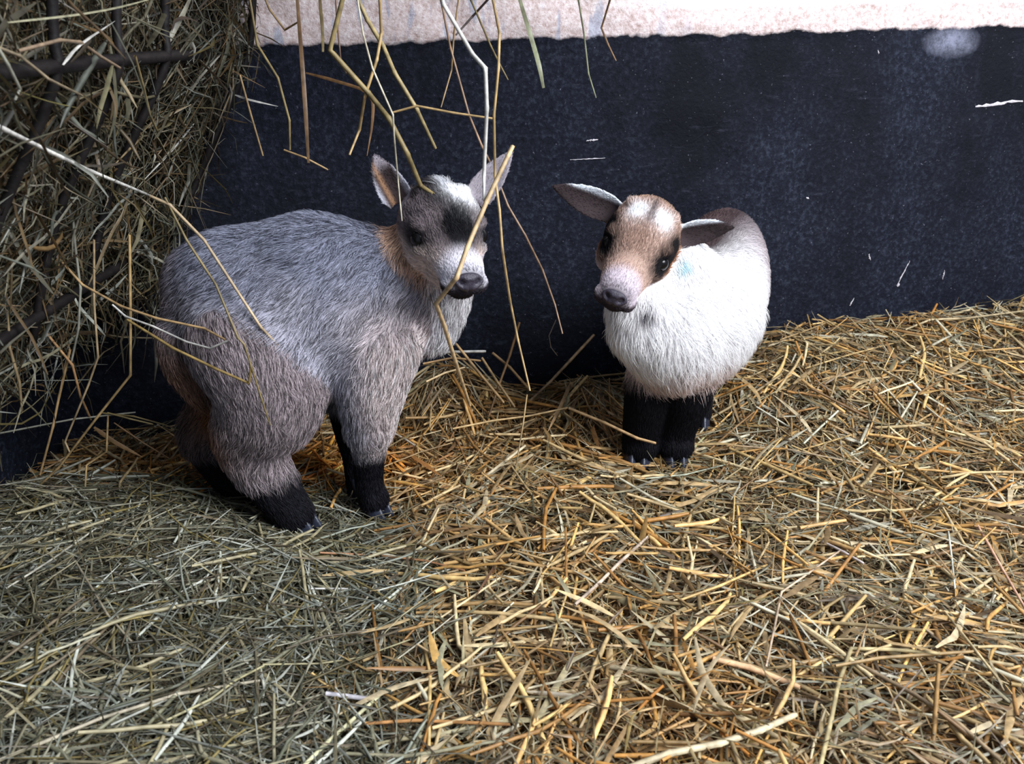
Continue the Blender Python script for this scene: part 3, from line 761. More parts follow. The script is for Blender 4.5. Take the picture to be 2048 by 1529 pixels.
# single stalks lying on top: a few meshes shared by many pieces
def stalk_mesh(name, L, wd, bend, kink, color, kind, seed, mat):
    r_ = np.random.default_rng(seed); K = 7; t = np.linspace(-.5, .5, K)
    P = np.zeros((1, K, 3)); P[0, :, 0] = L * t
    P[0, :, 1] = bend * L * (np.abs(t - kink)) + r_.normal(0, .004, K) * L
    P[0, :, 2] = r_.normal(0, .006, K) * L
    prof = np.interp(t, [-.5, -.45, .45, .5], [.8, 1, 1, .75]) if kind == 'tube' else np.interp(t, [-.5, -.2, .2, .5], [.3, 1, .9, .12])
    if kind == 'tube': prof = prof * np.where(np.arange(K) == 3, 1.18, 1)      # the node of the stem
    V, F, per = strands(P, np.array((wd,)), prof, np.array(((0, 0, 1.0),)), kind)
    return mesh_from(name, V, F, np.repeat(color[None], len(V), 0), mat)
S_MESH = [stalk_mesh('straw', L, wd, b, k, c, kd, i, M_straw) for i, (L, wd, b, k, c, kd) in enumerate(
    [(rng.uniform(.05, .12), rng.uniform(.0014, .0024), abs(rng.normal(0, .12)), rng.uniform(-.2, .2), GOLD[i % 10] * rng.uniform(.85, 1.2), 'tube') for i in range(18)] +
    [(rng.uniform(.05, .10), rng.uniform(.0018, .0032), abs(rng.normal(0, .2)), rng.uniform(-.2, .2), MIX[i % 8] * rng.uniform(.9, 1.2), 'blade') for i in range(10)])]
H_MESH = [stalk_mesh('hay_stem', L, wd, b, k, c, kd, i + 50, M_hay) for i, (L, wd, b, k, c, kd) in enumerate(
    [(rng.uniform(.06, .14), rng.uniform(.0009, .0018), abs(rng.normal(0, .15)), rng.uniform(-.2, .2), HAY[i % 10] * rng.uniform(.9, 1.25), 'tube' if i % 3 else 'blade') for i in range(22)])]
def scatter(meshes, name, n, region, root):
    pts = np.empty((0, 2))
    while len(pts) < n:
        c = np.c_[rng.uniform(-.5, 1.0, n * 3), rng.uniform(.42, 1.45, n * 3)]
        c = c[(np.abs(c[:, 0]) < .06 + .60 * c[:, 1]) & (c[:, 1] < wy(c[:, 0]) - .06)]
        for hx, hy in FEET: c = c[(c[:, 0] - hx) ** 2 + (c[:, 1] - hy) ** 2 > .05 ** 2]; c = c[region(c)]; pts = np.concatenate((pts, c))
    for x, y in pts[:n]:
        th = rng.uniform(0, 2 * math.pi); e = .04
        z0, z1 = ground(np.array(((x - e * math.cos(th), y - e * math.sin(th)), (x + e * math.cos(th), y + e * math.sin(th)))))
        sl = math.atan2(z1 - z0, 2 * e) + rng.normal(0, .10)
        o = link(name, meshes[rng.integers(len(meshes))], root)
        o.location = Vector((x, y, (z0 + z1) / 2 + rng.uniform(.006, .013))) - Vector(root.location)
        o.rotation_euler = Matrix.Rotation(th, 4, 'Z').to_3x3().__matmul__(Matrix.Rotation(-sl, 3, 'Y')).__matmul__(Matrix.Rotation(rng.uniform(-.5, .5), 3, 'X')).to_euler()
scatter(S_MESH, 'straw', q(290), zone_s, straw_root)
scatter(H_MESH, 'hay_stem', q(250), zone_h, hay_root)

# ------------------------------------------------------------------ hay rack on the left wall
rack = empty('hay_rack', (-.45, 1.0, .3), 'rusty dark iron bar hay rack stuffed with hay on the left wall', 'hay rack')
def bar_mesh(name, pts, r, sides=8):
    P = catmull(pts, 5)[None]; n = P.shape[1]
    T = unit(np.gradient(P[0], axis=0)); ref = np.array((0, 1.0, .01)) if abs(T[:, 1]).mean() < .8 else np.array((1.0, 0, 0))
    S = unit(np.cross(T, ref)); U = np.cross(S, T); a = np.arange(sides) * 2 * math.pi / sides
    V = P[0][:, None] + r * (np.cos(a)[None, :, None] * S[:, None] + np.sin(a)[None, :, None] * U[:, None])
    V = np.concatenate((V.reshape(-1, 3), P[0][:1], P[0][-1:])); bm = bmesh.new(); vs_ = [bm.verts.new(v) for v in V]
    for i in range(n - 1):
        for k in range(sides): bm.faces.new((vs_[i * sides + k], vs_[i * sides + (k + 1) % sides], vs_[(i + 1) * sides + (k + 1) % sides], vs_[(i + 1) * sides + k]))
    for k in range(sides):
        bm.faces.new((vs_[k], vs_[-2], vs_[(k + 1) % sides])); bm.faces.new((vs_[(n - 1) * sides + k], vs_[-1], vs_[(n - 1) * sides + (k + 1) % sides]))
    return mesh_bm(name, bm, M_iron)
def rack_part(name, pts, r):
    return link(name, bar_mesh(name, [np.array(p) - np.array(rack.location) for p in pts], r), rack)
RX = -.326
FRONT_Z = [.16, .23, .32, .465, .64, .75]; FRONT_X = [-.455, -.435, -.405, RX, RX + .03, RX + .035]
def front(z): return np.interp(z, FRONT_Z, FRONT_X)
rack_part('rail', [(RX, .42, .468), (RX, .8, .468), (RX, 1.085, .464)], .0055)
rack_part('rail', [(front(.25), .42, .25), (front(.25), .8, .25), (front(.25), 1.08, .25)], .005)
rack_part('top_rail', [(RX + .03, .42, .64), (RX + .03, .8, .64), (RX + .03, 1.10, .64)], .007)
for y in (.46, .57, .68, .79, .90, 1.045):
    rack_part('bar', [(RX + .03, y, .64), (RX + .004, y, .50), (RX - .004, y, .455), (front(.34) - .004, y - .004, .34), (front(.225) - .004, y - .01, .225)], .0043)
rack_part('bar', [(RX + .05, 1.08, .60), (RX + .03, 1.08, .47), (RX - .012, 1.075, .385), (RX - .05, 1.07, .315), (RX - .066, 1.06, .275), (RX - .09, 1.05, .25), (RX - .13, 1.04, .245)], .0043)
rack_part('bracket', [(RX + .03, 1.10, .64), (RX - .08, 1.06, .64), (WX, 1.03, .64)], .007)
rack_part('bracket', [(RX + .03, .42, .64), (RX - .08, .42, .64), (WX, .42, .64)], .007)
rack_part('bracket', [(RX - .145, 1.02, .235), (-.52, 1.01, .22), (WX, 1.0, .21)], .006)
rack_part('bracket', [(RX - .145, .57, .235), (-.52, .57, .22), (WX, .57, .21)], .006)
rack_part('hanging_pole', [(RX + .03, .93, .60), (-.1, .93, .60), (.25, .93, .60), (.6, .93, .60)], .007)

hay = empty('rack_hay', (-.46, .95, .4), 'tangled grey green hay bulging through the bars of the iron rack', 'hay')
def wander(c, d, L, K, curl):
    n = len(c); P = np.empty((n, K, 3)); P[:, 0] = c; dd = d.copy(); cur = rng.normal(0, curl, (n, 3))
    for k in range(1, K):
        P[:, k] = P[:, k - 1] + dd * (L / (K - 1))[:, None]
        dd = unit(dd + cur * .5 + rng.normal(0, curl, (n, 3)))
    return P - (P[:, K // 2] - c)[:, None]
def rack_pts(n):
    out = np.empty((0, 3))
    while len(out) < n:
        c = np.c_[rng.uniform(WX, -.28, n * 3), rng.uniform(.40, 1.11, n * 3), rng.uniform(.13, .75, n * 3)]
        bump = .045 * fbm(np.c_[c[:, 1] * 9, c[:, 2] * 9, np.zeros(len(c))], 3)
        fr = front(c[:, 2]) - .010 + bump + .035 * sstep(.93, 1.03, c[:, 1])
        low = .205 - .06 * (rng.random(len(c)) < .12) + .06 * fbm(np.c_[c[:, 1] * 8, c[:, 0] * 8, np.zeros(len(c))], 2)
        dep = fr - c[:, 0]
        k = (dep > 0) & (c[:, 2] > low) & (rng.random(len(c)) < np.exp(-dep / .035) + .12)
        out = np.concatenate((out, c[k]))
    return out[:n]
def hay_batch(n, K, lo, hi, w0, w1, curl, kind, pal):
    c = rack_pts(n); d = unit(rng.normal(0, 1, (n, 3)) * np.array((.55, 1, .9)))
    L = rng.uniform(lo, hi, n); P = wander(c, d, L, K, curl)
    P[:, :, 0] = np.maximum(P[:, :, 0], WX + .01); P[:, :, 1] = np.minimum(P[:, :, 1], wy(P[:, :, 0]) - .02)
    over = P[:, :, 0] - front(P[:, :, 2]) - .035 * sstep(.93, 1.03, P[:, :, 1]); cut = rng.uniform(-.014, .003, (n, 1)) + .05 * (rng.random((n, 1)) < .14); P[:, :, 0] -= np.maximum(over - cut, 0) * .85
    V, F, per = strands(P, rng.uniform(w0, w1, n), np.interp(np.linspace(0, 1, K), [0, .2, .8, 1], [.3, 1, .9, .2]), unit(rng.normal(0, 1, (n, 3))), kind)
    return V, F, spread(pick(pal, n), per)
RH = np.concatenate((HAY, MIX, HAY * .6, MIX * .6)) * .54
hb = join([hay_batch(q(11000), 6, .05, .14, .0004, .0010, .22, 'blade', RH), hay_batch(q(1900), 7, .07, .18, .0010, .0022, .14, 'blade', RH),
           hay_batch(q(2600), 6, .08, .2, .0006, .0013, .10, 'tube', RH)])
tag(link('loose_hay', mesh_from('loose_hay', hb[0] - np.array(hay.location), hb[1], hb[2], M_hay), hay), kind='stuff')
# hay hanging over the pole above the frame, from which the long stems dangle
n = q(900)
c = np.c_[rng.uniform(-.38, .32, n), .93 + rng.normal(0, .035, n), .615 + rng.normal(0, .014, n)]
P = wander(c, unit(rng.normal(0, 1, (n, 3)) * np.array((1, .7, .25))), rng.uniform(.06, .16, n), 6, .2); P[:, :, 2] = np.maximum(P[:, :, 2], .575)
V, F, per = strands(P, rng.uniform(.0006, .0014, n), np.interp(np.linspace(0, 1, 6), [0, .2, .8, 1], [.3, 1, .9, .2]), unit(rng.normal(0, 1, (n, 3))), 'blade')
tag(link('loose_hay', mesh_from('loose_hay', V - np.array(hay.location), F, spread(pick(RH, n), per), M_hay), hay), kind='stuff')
# hay stems that can be told apart on the face of the rack
for i in range(q(100)):
    c = np.array(((0, rng.uniform(.55, 1.06), rng.uniform(.2, .52)),)); c[0, 0] = front(c[0, 2]) + rng.uniform(-.012, .014)
    d = unit(rng.normal(0, 1, (1, 3)) * np.array((.3, 1, .8))); K = 7; kd = 'blade' if i % 3 else 'tube'
    P = wander(c, d, np.array((rng.uniform(.06, .16),)), K, .12)
    V, F, per = strands(P, np.array((rng.uniform(.0011, .0026),)), np.interp(np.linspace(0, 1, K), [0, .2, .8, 1], [.3, 1, .9, .2]), unit(rng.normal(0, .5, (1, 3)) + np.array((1, 0, .4))), kd)
    cc = V.mean(0); link('hay_stem', mesh_from('hay_stem', V - cc, F, np.repeat(pick(RH, 1), len(V), 0) * 1.2, M_hay), hay, cc - np.array(hay.location))
# ------------------------------------------------------------------ single stems one can point at
def stem(name, label, pts, width, color, kind='tube', prof=None, cat=None, group=None, sub=3, mat=None):
    P = np.array(pts, float)
    if kind == 'tube':                                                # straight runs with sharp kinks, as dry stems break
        Q = [P[0]]
        for a, b in zip(P[:-1], P[1:]):
            for f in (.08, .5, .92): Q.append(a + (b - a) * f)
            Q.append(b)
        Q[0:2] = [Q[0]]; sub = 4; P = np.array(Q)
    else: P = catmull(P, sub)
    K = len(P)
    t = np.linspace(0, 1, K)
    if prof is None: prof = (np.interp(t, [0, .05, .9, 1], [.9, 1, .9, .7]) if kind == 'tube' else np.interp(t, [0, .15, .7, 1], [.5, 1, .9, .15]))
    else: prof = np.interp(t, np.linspace(0, 1, len(prof)), prof)
    if kind == 'tube':
        prof = prof * np.where((np.arange(K) % 4 == 3) & (np.arange(K) < K - 1), 1.16, 1)
    V, F, per = strands(P[None], np.array((width * .44,)), prof, np.array(((.15, -1.0, .35),)), kind)
    color = np.asarray(color); color = .8 * (color * .8 + color.mean() * .2)
    C = np.repeat(color[None], len(V), 0) * (.5 + 1.0 * vnoise(V * 55 + 3.3))[:, None]
    c = P[len(P) // 2]
    o = link(name, mesh_from(name, V - c, F, C, mat or (M_hay if kind == 'blade' else M_straw)), None, c)
    return tag(o, label, cat or ('hay' if 'hay' in name else 'straw'), group)
def on_rack(px, py, off=.012):
    v = (764.5 - py) / FPX; X = RX
    for _ in range(15):
        d = (X + off) * FPX / (px - 1024); z = CAMZ + d * (-SP + v * CP); X = .5 * X + .5 * float(front(z))
    return at(px, py, min(d * (CP + v * SP), 1.06))
PALE, TAN, OLIVE, GREY, BROWN, STRAW = srgb(222, 208, 176), srgb(196, 156, 96), srgb(150, 128, 72), srgb(160, 158, 140), srgb(140, 104, 64), srgb(204, 166, 98)
WHITE, GREEN, LEAF = srgb(226, 222, 212), srgb(156, 160, 120), srgb(170, 148, 92)
HANG = [  # label, Y, width mm, colour, kind, pixels along the stem (the first is carried up to the hay over the pole)
 ('thick olive stem slanting down onto the head of the grey kid', .84, 6.0, OLIVE, 'tube', (700, -60), (660, 100), (737, 186), (778, 237), (815, 308), (841, 371), (886, 402)),
 ('long thick golden stem with a frayed tip above the grey kid', .92, 5.0, LEAF, 'tube', (690, -60), (735, 40), (767, 93), (789, 145), (834, 219), (871, 297)),
 ('thin pale stem ending beside the upright ear of the grey kid', .80, 2.2, PALE, 'tube', (706, -60), (726, 67), (745, 137), (786, 230), (789, 282), (796, 360), (804, 442)),
 ('bent golden stem with a broken drooping end left of the ear', .86, 3.6, STRAW, 'tube', (756, -60), (760, 0), (763, 67), (754, 119), (730, 193), (719, 260), (699, 310)),
 ('long brownish stem that runs from the white wall band to bare tar between the kids', .90, 2.6, srgb(160, 124, 92), 'tube', (872, -60), (882, 0), (901, 96), (938, 230), (964, 293), (990, 345), (1016, 412), (1050, 470), (1085, 540), (1110, 610), (1125, 668)),
 ('broad whitish stem hanging straight down right of the white forehead patch', .78, 4.6, WHITE, 'tube', (880, -60), (886, 7), (945, 108), (971, 137), (974, 215), (968, 350), (968, 402)),
 ('long golden stem hanging almost to the straw between the kids', .84, 3.2, STRAW, 'tube', (980, -60), (986, 0), (999, 67), (997, 137), (988, 230), (990, 352), (999, 420), (1005, 500), (1020, 600), (1036, 680), (1060, 782)),
 ('greenish blade with a wide flat end over the tarred wall', 1.0, 5.0, GREEN, 'blade', (1030, -60), (1040, 0), (1060, 67), (1078, 130), (1087, 176)),
 ('thin grey green stem hanging free over the middle of the tarred wall', 1.0, 2.0, GREEN, 'tube', (1150, -60), (1157, 0), (1168, 67), (1177, 148), (1192, 196)),
 ('short dark seeding stem, rightmost of the hanging stems', 1.0, 2.2, BROWN, 'tube', (1224, -60), (1220, 0), (1203, 56), (1216, 89), (1232, 122)),
 ('broad brown blade hanging straight down left of the grey kid ears', .94, 4.6, BROWN, 'blade', (590, -60), (597, 33), (604, 122), (611, 222), (617, 326)),
 ('brown stem near the rack that ends in a small tangle', .96, 3.0, OLIVE, 'tube', (490, -60), (515, 90), (556, 156), (579, 241), (580, 300)),
 ('short pinkish stem against the white band, second left of the thin pale stem', .98, 2.2, srgb(168, 132, 112), 'tube', (668, -60), (674, 37), (682, 126), (693, 147)),
 ('dull blade against the pinkish band just right of the rack', 1.0, 3.6, LEAF, 'blade', (640, -60), (640, 0), (645, 60), (646, 104)),
 ('forked thin olive stem between two pale ones above the tar', .98, 2.2, OLIVE, 'tube', (930, -60), (942, 0), (982, 93), (1000, 130), (1016, 160)),
 ('thin tan stem that bends left at its lower end above the grey kid', .98, 2.0, TAN, 'tube', (925, -60), (908, 67), (903, 141), (882, 215)),
 ('dark stem crossing the pinkish band at a slant', 1.02, 2.6, srgb(92, 76, 70), 'tube', (1010, -60), (975, 0), (945, 33), (912, 70)),
 ('pale stem leaving the top of the rack toward the wall', 1.02, 2.4, TAN, 'tube', (505, -60), (540, 20), (570, 60), (600, 42)),
]
for lab, Y, wd, c, kd, *px in HANG:
    pts = [at(px[0][0], px[0][1], Y)] + [at(a, b, Y + .012 * math.sin(i * 1.9)) for i, (a, b) in enumerate(px[1:])]
    top = pts[0].copy(); top[2] = .60; top[1] = .5 * (top[1] + .93)
    stem('hay_stalk', lab, [top] + pts, wd / 1000 * Y / .9, c, kd, prof=(.8, .9, 1, 1, 1, .95, .7) if kd == 'tube' else (.5, .6, .8, 1, 1.0, .6), group='long stems hanging from the hay overhead')
# (label, width mm, colour, kind, [(px,py,Y) ...])
FREE = [
 ('big pale stem across the face of the grey kid, bent under its muzzle', 5.2, srgb(214, 178, 120), 'tube', [(1026, 292, .80), (975, 400, .775), (935, 495, .75), (914, 555, .735), (872, 608, .76), (888, 650, .79), (918, 745, .85), (940, 812, .92)]),
 ('thin stem lying level across the hanging stems above the grey kid', 2.6, STRAW, 'tube', [(786, 225, .86), (834, 212, .86), (908, 226, .855), (990, 238, .85)]),
 ('brown leaf blade with one end on the dark ear of the grey kid', 3.6, srgb(150, 106, 56), 'blade', [(612, 146, .93), (674, 163, .90), (738, 188, .86), (745, 240, .855), (734, 312, .85)]),
 ('short dry stem stuck level in the tangle left of the ears', 2.6, TAN, 'tube', [(568, 300, .955), (611, 316, .95), (656, 340, .95)]),
 ('pale blade sticking out of the rack toward the wall', 2.6, WHITE, 'blade', [(470, 190, 1.04), (500, 200, 1.03), (556, 213, 1.02)]),
 ('short tan stem drooping off the right end of the rack', 3.0, TAN, 'tube', [(480, 150, 1.03), (500, 223, 1.03), (526, 312, 1.03)]),
 ('long pale shining stem slanting down across the rack bars', 4.2, WHITE, 'tube', [(-60, 225), (7, 258), (121, 314), (183, 343), (301, 392)]),
 ('pale bent stem running from the rack down over the flank of the grey kid', 3.4, srgb(200, 170, 124), 'tube', [(300, 392, .78), (340, 410, .78), (408, 480, .79), (460, 560, .785), (522, 655, .78), (566, 702, .785)]),
 ('thin olive stem running down the flank, hooked over the thigh of the grey kid', 2.6, OLIVE, 'tube', [(330, 395, .78), (373, 480, .78), (432, 570, .765), (476, 676, .75), (489, 690, .75), (503, 735, .75), (540, 850, .765)]),
 ('yellow stem lying slantwise over the rump and tail of the grey kid', 3.2, srgb(170, 138, 66), 'tube', [(255, 640, .80), (345, 696, .775), (430, 737, .76), (498, 767, .752), (502, 731, .75)]),
 ('tan stem from the hanging hay to the hip of the grey kid', 3.0, TAN, 'tube', [(120, 520, .82), (165, 570, .81), (243, 613, .80), (314, 637, .79), (408, 657, .78), (451, 680, .765)]),
 ('thin whitish stem just below the tan one, touching the hip', 2.4, WHITE, 'tube', [(225, 610, .81), (251, 633, .805), (306, 653, .79), (373, 684, .775), (420, 697, .765), (455, 682, .76)]),
 ('long bent stem dropping straight from the rack and kicking back left to the hay', 3.4, STRAW, 'tube', [(259, 470, .84), (261, 629, .84), (261, 751, .845), (196, 833, .85), (118, 935, .86), (60, 990, .87)]),
 ('grey stem leftmost of the straight hangers, bending at the foot', 3.0, GREY, 'tube', [(146, 440, .82), (149, 480, .82), (161, 578, .82), (157, 657, .825), (143, 723, .83)]),
 ('thin bent stem with a sharp foot under the rack', 2.8, srgb(196, 166, 118), 'tube', [(188, 480, .83), (188, 606, .835), (196, 715, .84), (177, 770, .845), (130, 884, .85), (139, 904, .85)]),
 ('tan stem with a split foot in the dark corner', 3.4, TAN, 'tube', [(140, 700, .84), (118, 794, .85), (106, 853, .85), (80, 950, .86)]),
 ('straw stem rising from the hay beside the left wall', 3.2, srgb(190, 140, 80), 'tube', [(47, 610, .83), (145, 731, .84), (161, 794, .85), (182, 840, .88)]),
 ('blue grey stem pointing at the left wall', 2.6, GREY, 'tube', [(0, 680, .85), (60, 700, .845), (122, 714, .84)]),
 ('level grey stem crossing the dark corner', 2.6, GREY, 'tube', [(-40, 872, .86), (0, 867, .86), (145, 839, .87), (271, 825, .89)]),
 ('thin level stem reaching toward the hock of the grey kid', 2.2, OLIVE, 'tube', [(200, 826, .88), (267, 833, .88), (330, 850, .885), (385, 872, .89)]),
 ('short olive stem just under the level grey one', 2.4, OLIVE, 'tube', [(215, 826, .87), (260, 838, .87), (306, 849, .875)]),
 ('brown thin stem slanting over the orange straw', 2.0, BROWN, 'tube', [(228, 846, .87), (285, 885, .88), (338, 917, .89)]),
 ('bent upright stem standing in the orange straw near the corner', 2.8, STRAW, 'tube', [(216, 832, .87), (213, 904, .87), (173, 931, .87), (169, 996, .87)]),
 ('wide flat blade lying against the corner straw', 5.5, srgb(170, 126, 66), 'blade', [(188, 855, .90), (230, 885, .90), (285, 915, .905)]),
 ('long grey stem lying on the hay edge at the left', 3.2, GREY, 'tube', [(-40, 982, .87), (0, 972, .87), (86, 957, .87), (181, 916, .87)]),
 ('pale blade at the very top of the rack', 3.4, srgb(186, 180, 140), 'blade', [(15, 45), (150, 30), (240, 14), (330, -10)]),
 ('short bright blade leaning over the iron rail', 2.8, WHITE, 'blade', [(126, 130), (160, 90), (230, 42)]),
 ('yellow green flat blade under the iron rail', 5.0, srgb(148, 138, 66), 'blade', [(36, 183), (95, 203), (160, 217)]),
 ('brown stem slanting across the rail at the left edge', 2.6, srgb(150, 132, 100), 'tube', [(-10, 92), (40, 112), (100, 160), (165, 192)]),
 ('grey stem curving down at the left edge below the rail', 2.6, GREY, 'tube', [(-20, 70), (16, 130), (40, 178), (30, 200)]),
 ('curved brown stem resting on the rail with its tip bent', 3.2, srgb(150, 124, 94), 'tube', [(36, 102), (120, 80), (160, 84), (200, 112), (240, 136)]),
 ('olive stem upright in front of the middle rack bar', 2.8, srgb(160, 138, 84), 'tube', [(270, 112), (288, 180), (300, 230), (318, 270)]),
 ('pale flat blade hanging beside the second rack bar', 4.5, srgb(160, 152, 110), 'blade', [(225, 130), (212, 180), (200, 220), (192, 262)]),
 ('thin pale stem running beside the fourth rack bar', 2.2, WHITE, 'blade', [(390, 245), (345, 300), (290, 358)]),
 ('golden stalk leaning on the tarred wall left of the white kid', 5.0, srgb(190, 150, 96), 'tube', [(1188, 670, 1.20), (1140, 722, 1.17), (1100, 765, 1.14), (1056, 806, 1.10)]),
 ('brown broken stalk standing up out of the straw between the kids', 4.2, srgb(164, 118, 60), 'tube', [(1039, 645, 1.12), (1020, 710, 1.10), (1000, 765, 1.08), (978, 832, 1.05)]),
 ('pale thick straw lying level at the chest of the grey kid', 5.0, WHITE, 'tube', [(855, 708, 1.11), (910, 704, 1.11), (972, 703, 1.11)]),
 ('golden stalk crossing in front of the black forelegs of the white kid', 4.4, srgb(214, 170, 108), 'tube', [(1138, 817, 1.02), (1210, 846, .99), (1275, 877, .965), (1312, 887, .955)]),
 ('long thin straw lying level left of the crossing golden stalk', 3.2, srgb(216, 176, 104), 'tube', [(905, 858, .985), (985, 842, 1.0), (1060, 832, 1.015), (1135, 816, 1.03)]),
 ('thin stalk standing upright in the straw under the gap between the kids', 2.4, srgb(170, 140, 84), 'tube', [(1054, 790, .98), (1046, 850, .95), (1036, 910, .93), (1028, 960, .92)]),
 ('thin curled dry stem on the tar left of the white kid', 1.4, srgb(180, 160, 140), 'tube', [(1112, 640, 1.05), (1098, 672, 1.05), (1102, 695, 1.05), (1115, 712, 1.05)]),
 ('wide golden flat stalk slanting in the heap left of the white kid', 5.5, srgb(192, 150, 92), 'blade', [(1142, 765, 1.12), (1120, 815, 1.06), (1095, 865, 1.02)]),
 ('golden stalk leaning left in the heap behind the grey kid', 4.6, srgb(190, 148, 84), 'tube', [(912, 688, 1.07), (960, 748, 1.05), (1008, 806, 1.03)]),
 ('second golden stalk leaning in that heap, nearer the gap', 4.2, srgb(200, 160, 96), 'tube', [(964, 716, 1.09), (992, 760, 1.07), (1030, 815, 1.05)]),
 ('thick tan stalk on the right slope of the heap behind the grey kid', 4.6, srgb(182, 140, 80), 'tube', [(985, 706, 1.12), (1020, 735, 1.11), (1058, 778, 1.10)]),
 ('stalk lying across the top of the heap at the chest of the grey kid', 3.8, srgb(196, 150, 84), 'tube', [(846, 728, 1.08), (905, 716, 1.09), (962, 722, 1.09)]),
 ('short pale stalk on the left slope of the heap', 3.4, srgb(212, 180, 122), 'tube', [(852, 764, 1.03), (890, 746, 1.05), (930, 735, 1.06)]),
]
for lab, wd, c, kd, px in FREE:
    stem('hay_stalk' if ('rack' in lab or 'hay' in lab or 'blade' in lab or 'rail' in lab) else 'straw_stalk', lab, [at(*p) if len(p) == 3 else on_rack(*p) for p in px], wd / 1000, c, kd)
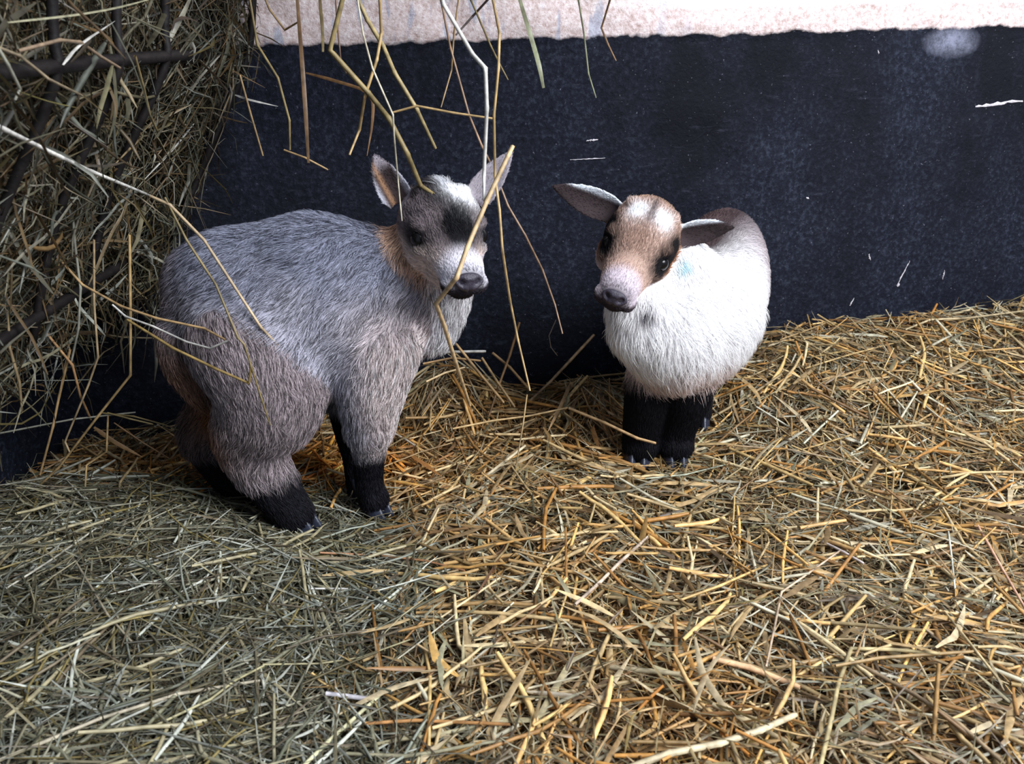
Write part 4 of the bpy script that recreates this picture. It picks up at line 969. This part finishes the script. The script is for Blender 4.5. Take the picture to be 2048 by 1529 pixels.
# stalks lying on the bedding
LIE = [
 ('long pale stem at the left edge pointing up to the grey kid', 3.0, srgb(206, 200, 178), 'tube', [(12, 1178), (100, 1122), (192, 1058)]),
 ('thin stem slanting down right in the left hay', 3.0, srgb(180, 166, 136), 'tube', [(150, 1122), (185, 1180), (215, 1230), (268, 1290)]),
 ('very long pale stem from the bottom left corner', 4.4, srgb(196, 182, 150), 'tube', [(-10, 1525), (100, 1480), (200, 1438), (360, 1388), (520, 1362)]),
 ('long yellowish stem kinked upward near the bottom left', 3.0, srgb(190, 180, 124), 'tube', [(300, 1457), (420, 1400), (470, 1362), (528, 1332)]),
 ('big pale green stalk crossing the bottom of the hay', 5.0, srgb(214, 208, 156), 'tube', [(600, 1540), (655, 1485), (700, 1445), (772, 1380)]),
 ('short thick whitish stalk in the hay', 6.0, srgb(206, 200, 206), 'tube', [(652, 1388), (745, 1400)]),
 ('short white stem left of the orange straw', 3.0, WHITE, 'tube', [(622, 1178), (696, 1178)]),
 ('thin level stem in the hay running toward the straw', 2.4, srgb(170, 160, 110), 'tube', [(525, 1330), (640, 1328), (720, 1316), (820, 1280)]),
 ('pale bent stem where hay meets straw', 3.2, srgb(206, 172, 116), 'tube', [(835, 1290), (880, 1318), (935, 1335), (1000, 1322)]),
 ('long orange stem lying level at the bottom middle', 4.2, srgb(206, 142, 62), 'tube', [(730, 1448), (830, 1442), (930, 1446), (1020, 1450)]),
 ('long brown stem under the grey kid running right', 3.4, srgb(182, 124, 72), 'tube', [(640, 1106), (760, 1112), (850, 1122), (930, 1142)]),
 ('dark brown blade standing in the middle of the straw', 4.0, srgb(112, 72, 38), 'blade', [(1012, 1088), (985, 1140), (948, 1198)]),
 ('pale broad straw in the bedding pointing at the white kid', 5.0, srgb(216, 188, 160), 'tube', [(1295, 1075), (1240, 1125), (1200, 1165), (1150, 1210)]),
 ('bright yellow short stalk in the middle of the straw', 3.0, srgb(236, 186, 84), 'tube', [(1142, 1078), (1110, 1118), (1084, 1150)]),
 ('small yellow stalk leaning steeply, lower middle', 3.4, srgb(214, 176, 96), 'tube', [(1132, 1192), (1116, 1242), (1100, 1295)]),
 ('yellow stalk pointing up right beside the folded stem', 4.0, srgb(232, 184, 92), 'tube', [(1358, 1202), (1440, 1172), (1535, 1130)]),
 ('pale stem sharply folded in the right half of the straw', 3.2, srgb(216, 184, 148), 'tube', [(1532, 1335), (1548, 1260), (1563, 1185), (1620, 1145), (1680, 1102)]),
 ('white and pink short stem touching the fold of the pale one', 4.2, srgb(232, 214, 206), 'tube', [(1646, 1084), (1688, 1105), (1728, 1128)]),
 ('thick orange white straw beside the dark hollow', 8.0, srgb(226, 176, 120), 'tube', [(1425, 1318), (1500, 1336), (1600, 1376)]),
 ('big folded stalk standing up near the bottom right', 5.2, srgb(202, 180, 120), 'tube', [(1640, 1535), (1662, 1440), (1676, 1370), (1702, 1298), (1780, 1300), (1880, 1308)]),
 ('wide cream stalk along the bottom edge with a split end', 8.0, srgb(222, 202, 156), 'tube', [(1250, 1540), (1340, 1508), (1440, 1488), (1520, 1462), (1592, 1430)]),
 ('pinkish long stem at the right edge leaning left', 4.0, srgb(214, 160, 124), 'tube', [(1956, 1052), (2000, 1130), (2055, 1225)]),
 ('whitish stem upright right of the yellow stalks', 3.0, srgb(224, 226, 206), 'tube', [(1897, 1064), (1904, 1120), (1910, 1178)]),
 ('broad yellow straw at the right edge lying level', 4.0, srgb(222, 178, 104), 'tube', [(1878, 1222), (1960, 1238), (2050, 1258)]),
 ('long grey brown stem slanting to the bottom right corner', 5.0, srgb(168, 140, 100), 'tube', [(1720, 1330), (1830, 1390), (1920, 1450), (2010, 1530)]),
 ('straw stem right of centre slanting down to the lower right', 3.4, srgb(190, 166, 112), 'tube', [(1890, 1225), (1950, 1300), (2005, 1370)]),
 ('bent upright straw right of the white kid', 3.4, srgb(196, 160, 92), 'tube', [(1838, 806), (1815, 880), (1788, 950), (1780, 1040)]),
 ('thin upright straw beside the bent one', 2.8, srgb(184, 156, 86), 'tube', [(1776, 780), (1778, 860), (1771, 920), (1774, 985)]),
 ('pale green white stalk lying right of the white kid', 4.0, srgb(232, 230, 196), 'tube', [(1676, 822), (1640, 856), (1607, 888)]),
 ('white short stalk pointing at the hind leg of the white kid', 3.8, srgb(236, 232, 204), 'tube', [(1513, 814), (1548, 836), (1584, 858)]),
 ('bright cream and yellow straw at the right', 5.0, srgb(240, 216, 150), 'tube', [(1890, 862), (1950, 876), (2000, 890)]),
 ('pale flat straw in the right middle', 4.6, srgb(222, 214, 180), 'tube', [(1583, 988), (1640, 1008), (1696, 1024)]),
 ('long brown grey stem lying level right of the white kid', 3.2, srgb(190, 162, 120), 'tube', [(1472, 892), (1580, 900), (1680, 920), (1785, 938)]),
 ('pale stalk in the banked straw slanting to the lower right', 4.6, srgb(232, 222, 186), 'tube', [(1818, 756), (1850, 782), (1902, 822)]),
 ('golden long straw on the bank slanting to the upper right', 3.6, srgb(206, 170, 100), 'tube', [(1610, 735), (1690, 712), (1792, 685)]),
 ('long straw leaning on the bank top by the wall', 3.6, srgb(190, 154, 94), 'tube', [(1560, 680), (1630, 655), (1708, 624)]),
 ('pale thick straw on the crest of the bank at right', 5.0, srgb(216, 190, 136), 'tube', [(1810, 660), (1860, 640), (1940, 636), (2050, 622)]),
 ('blade of green hay bending out under the hind leg of the white kid', 4.2, srgb(170, 166, 110), 'blade', [(1358, 934), (1385, 900), (1420, 864)]),
 ('pale green long stem beneath the hooves of the white kid', 3.0, srgb(186, 190, 160), 'tube', [(1290, 958), (1370, 950), (1450, 930)]),
 ('golden thin stem running from the hoof of the grey kid to the right', 3.0, srgb(196, 156, 92), 'tube', [(690, 972), (765, 935), (840, 905), (905, 886)]),
 ('straw stalk lying across the front hoof of the grey kid', 3.0, srgb(170, 130, 72), 'tube', [(700, 1025), (760, 1005), (830, 975), (890, 955)]),
 ('short white tube of straw right of the black foreleg', 4.4, srgb(232, 216, 190), 'tube', [(786, 866), (812, 880), (830, 892)]),
]
for i, (lab, wd, c, kd, px) in enumerate(LIE):
    pts = [on_ground(a, b, .012) for a, b in px]
    stem('hay_stalk' if 'hay' in lab else 'straw_stalk', lab, pts, wd / 1000 * .82, c, kd)
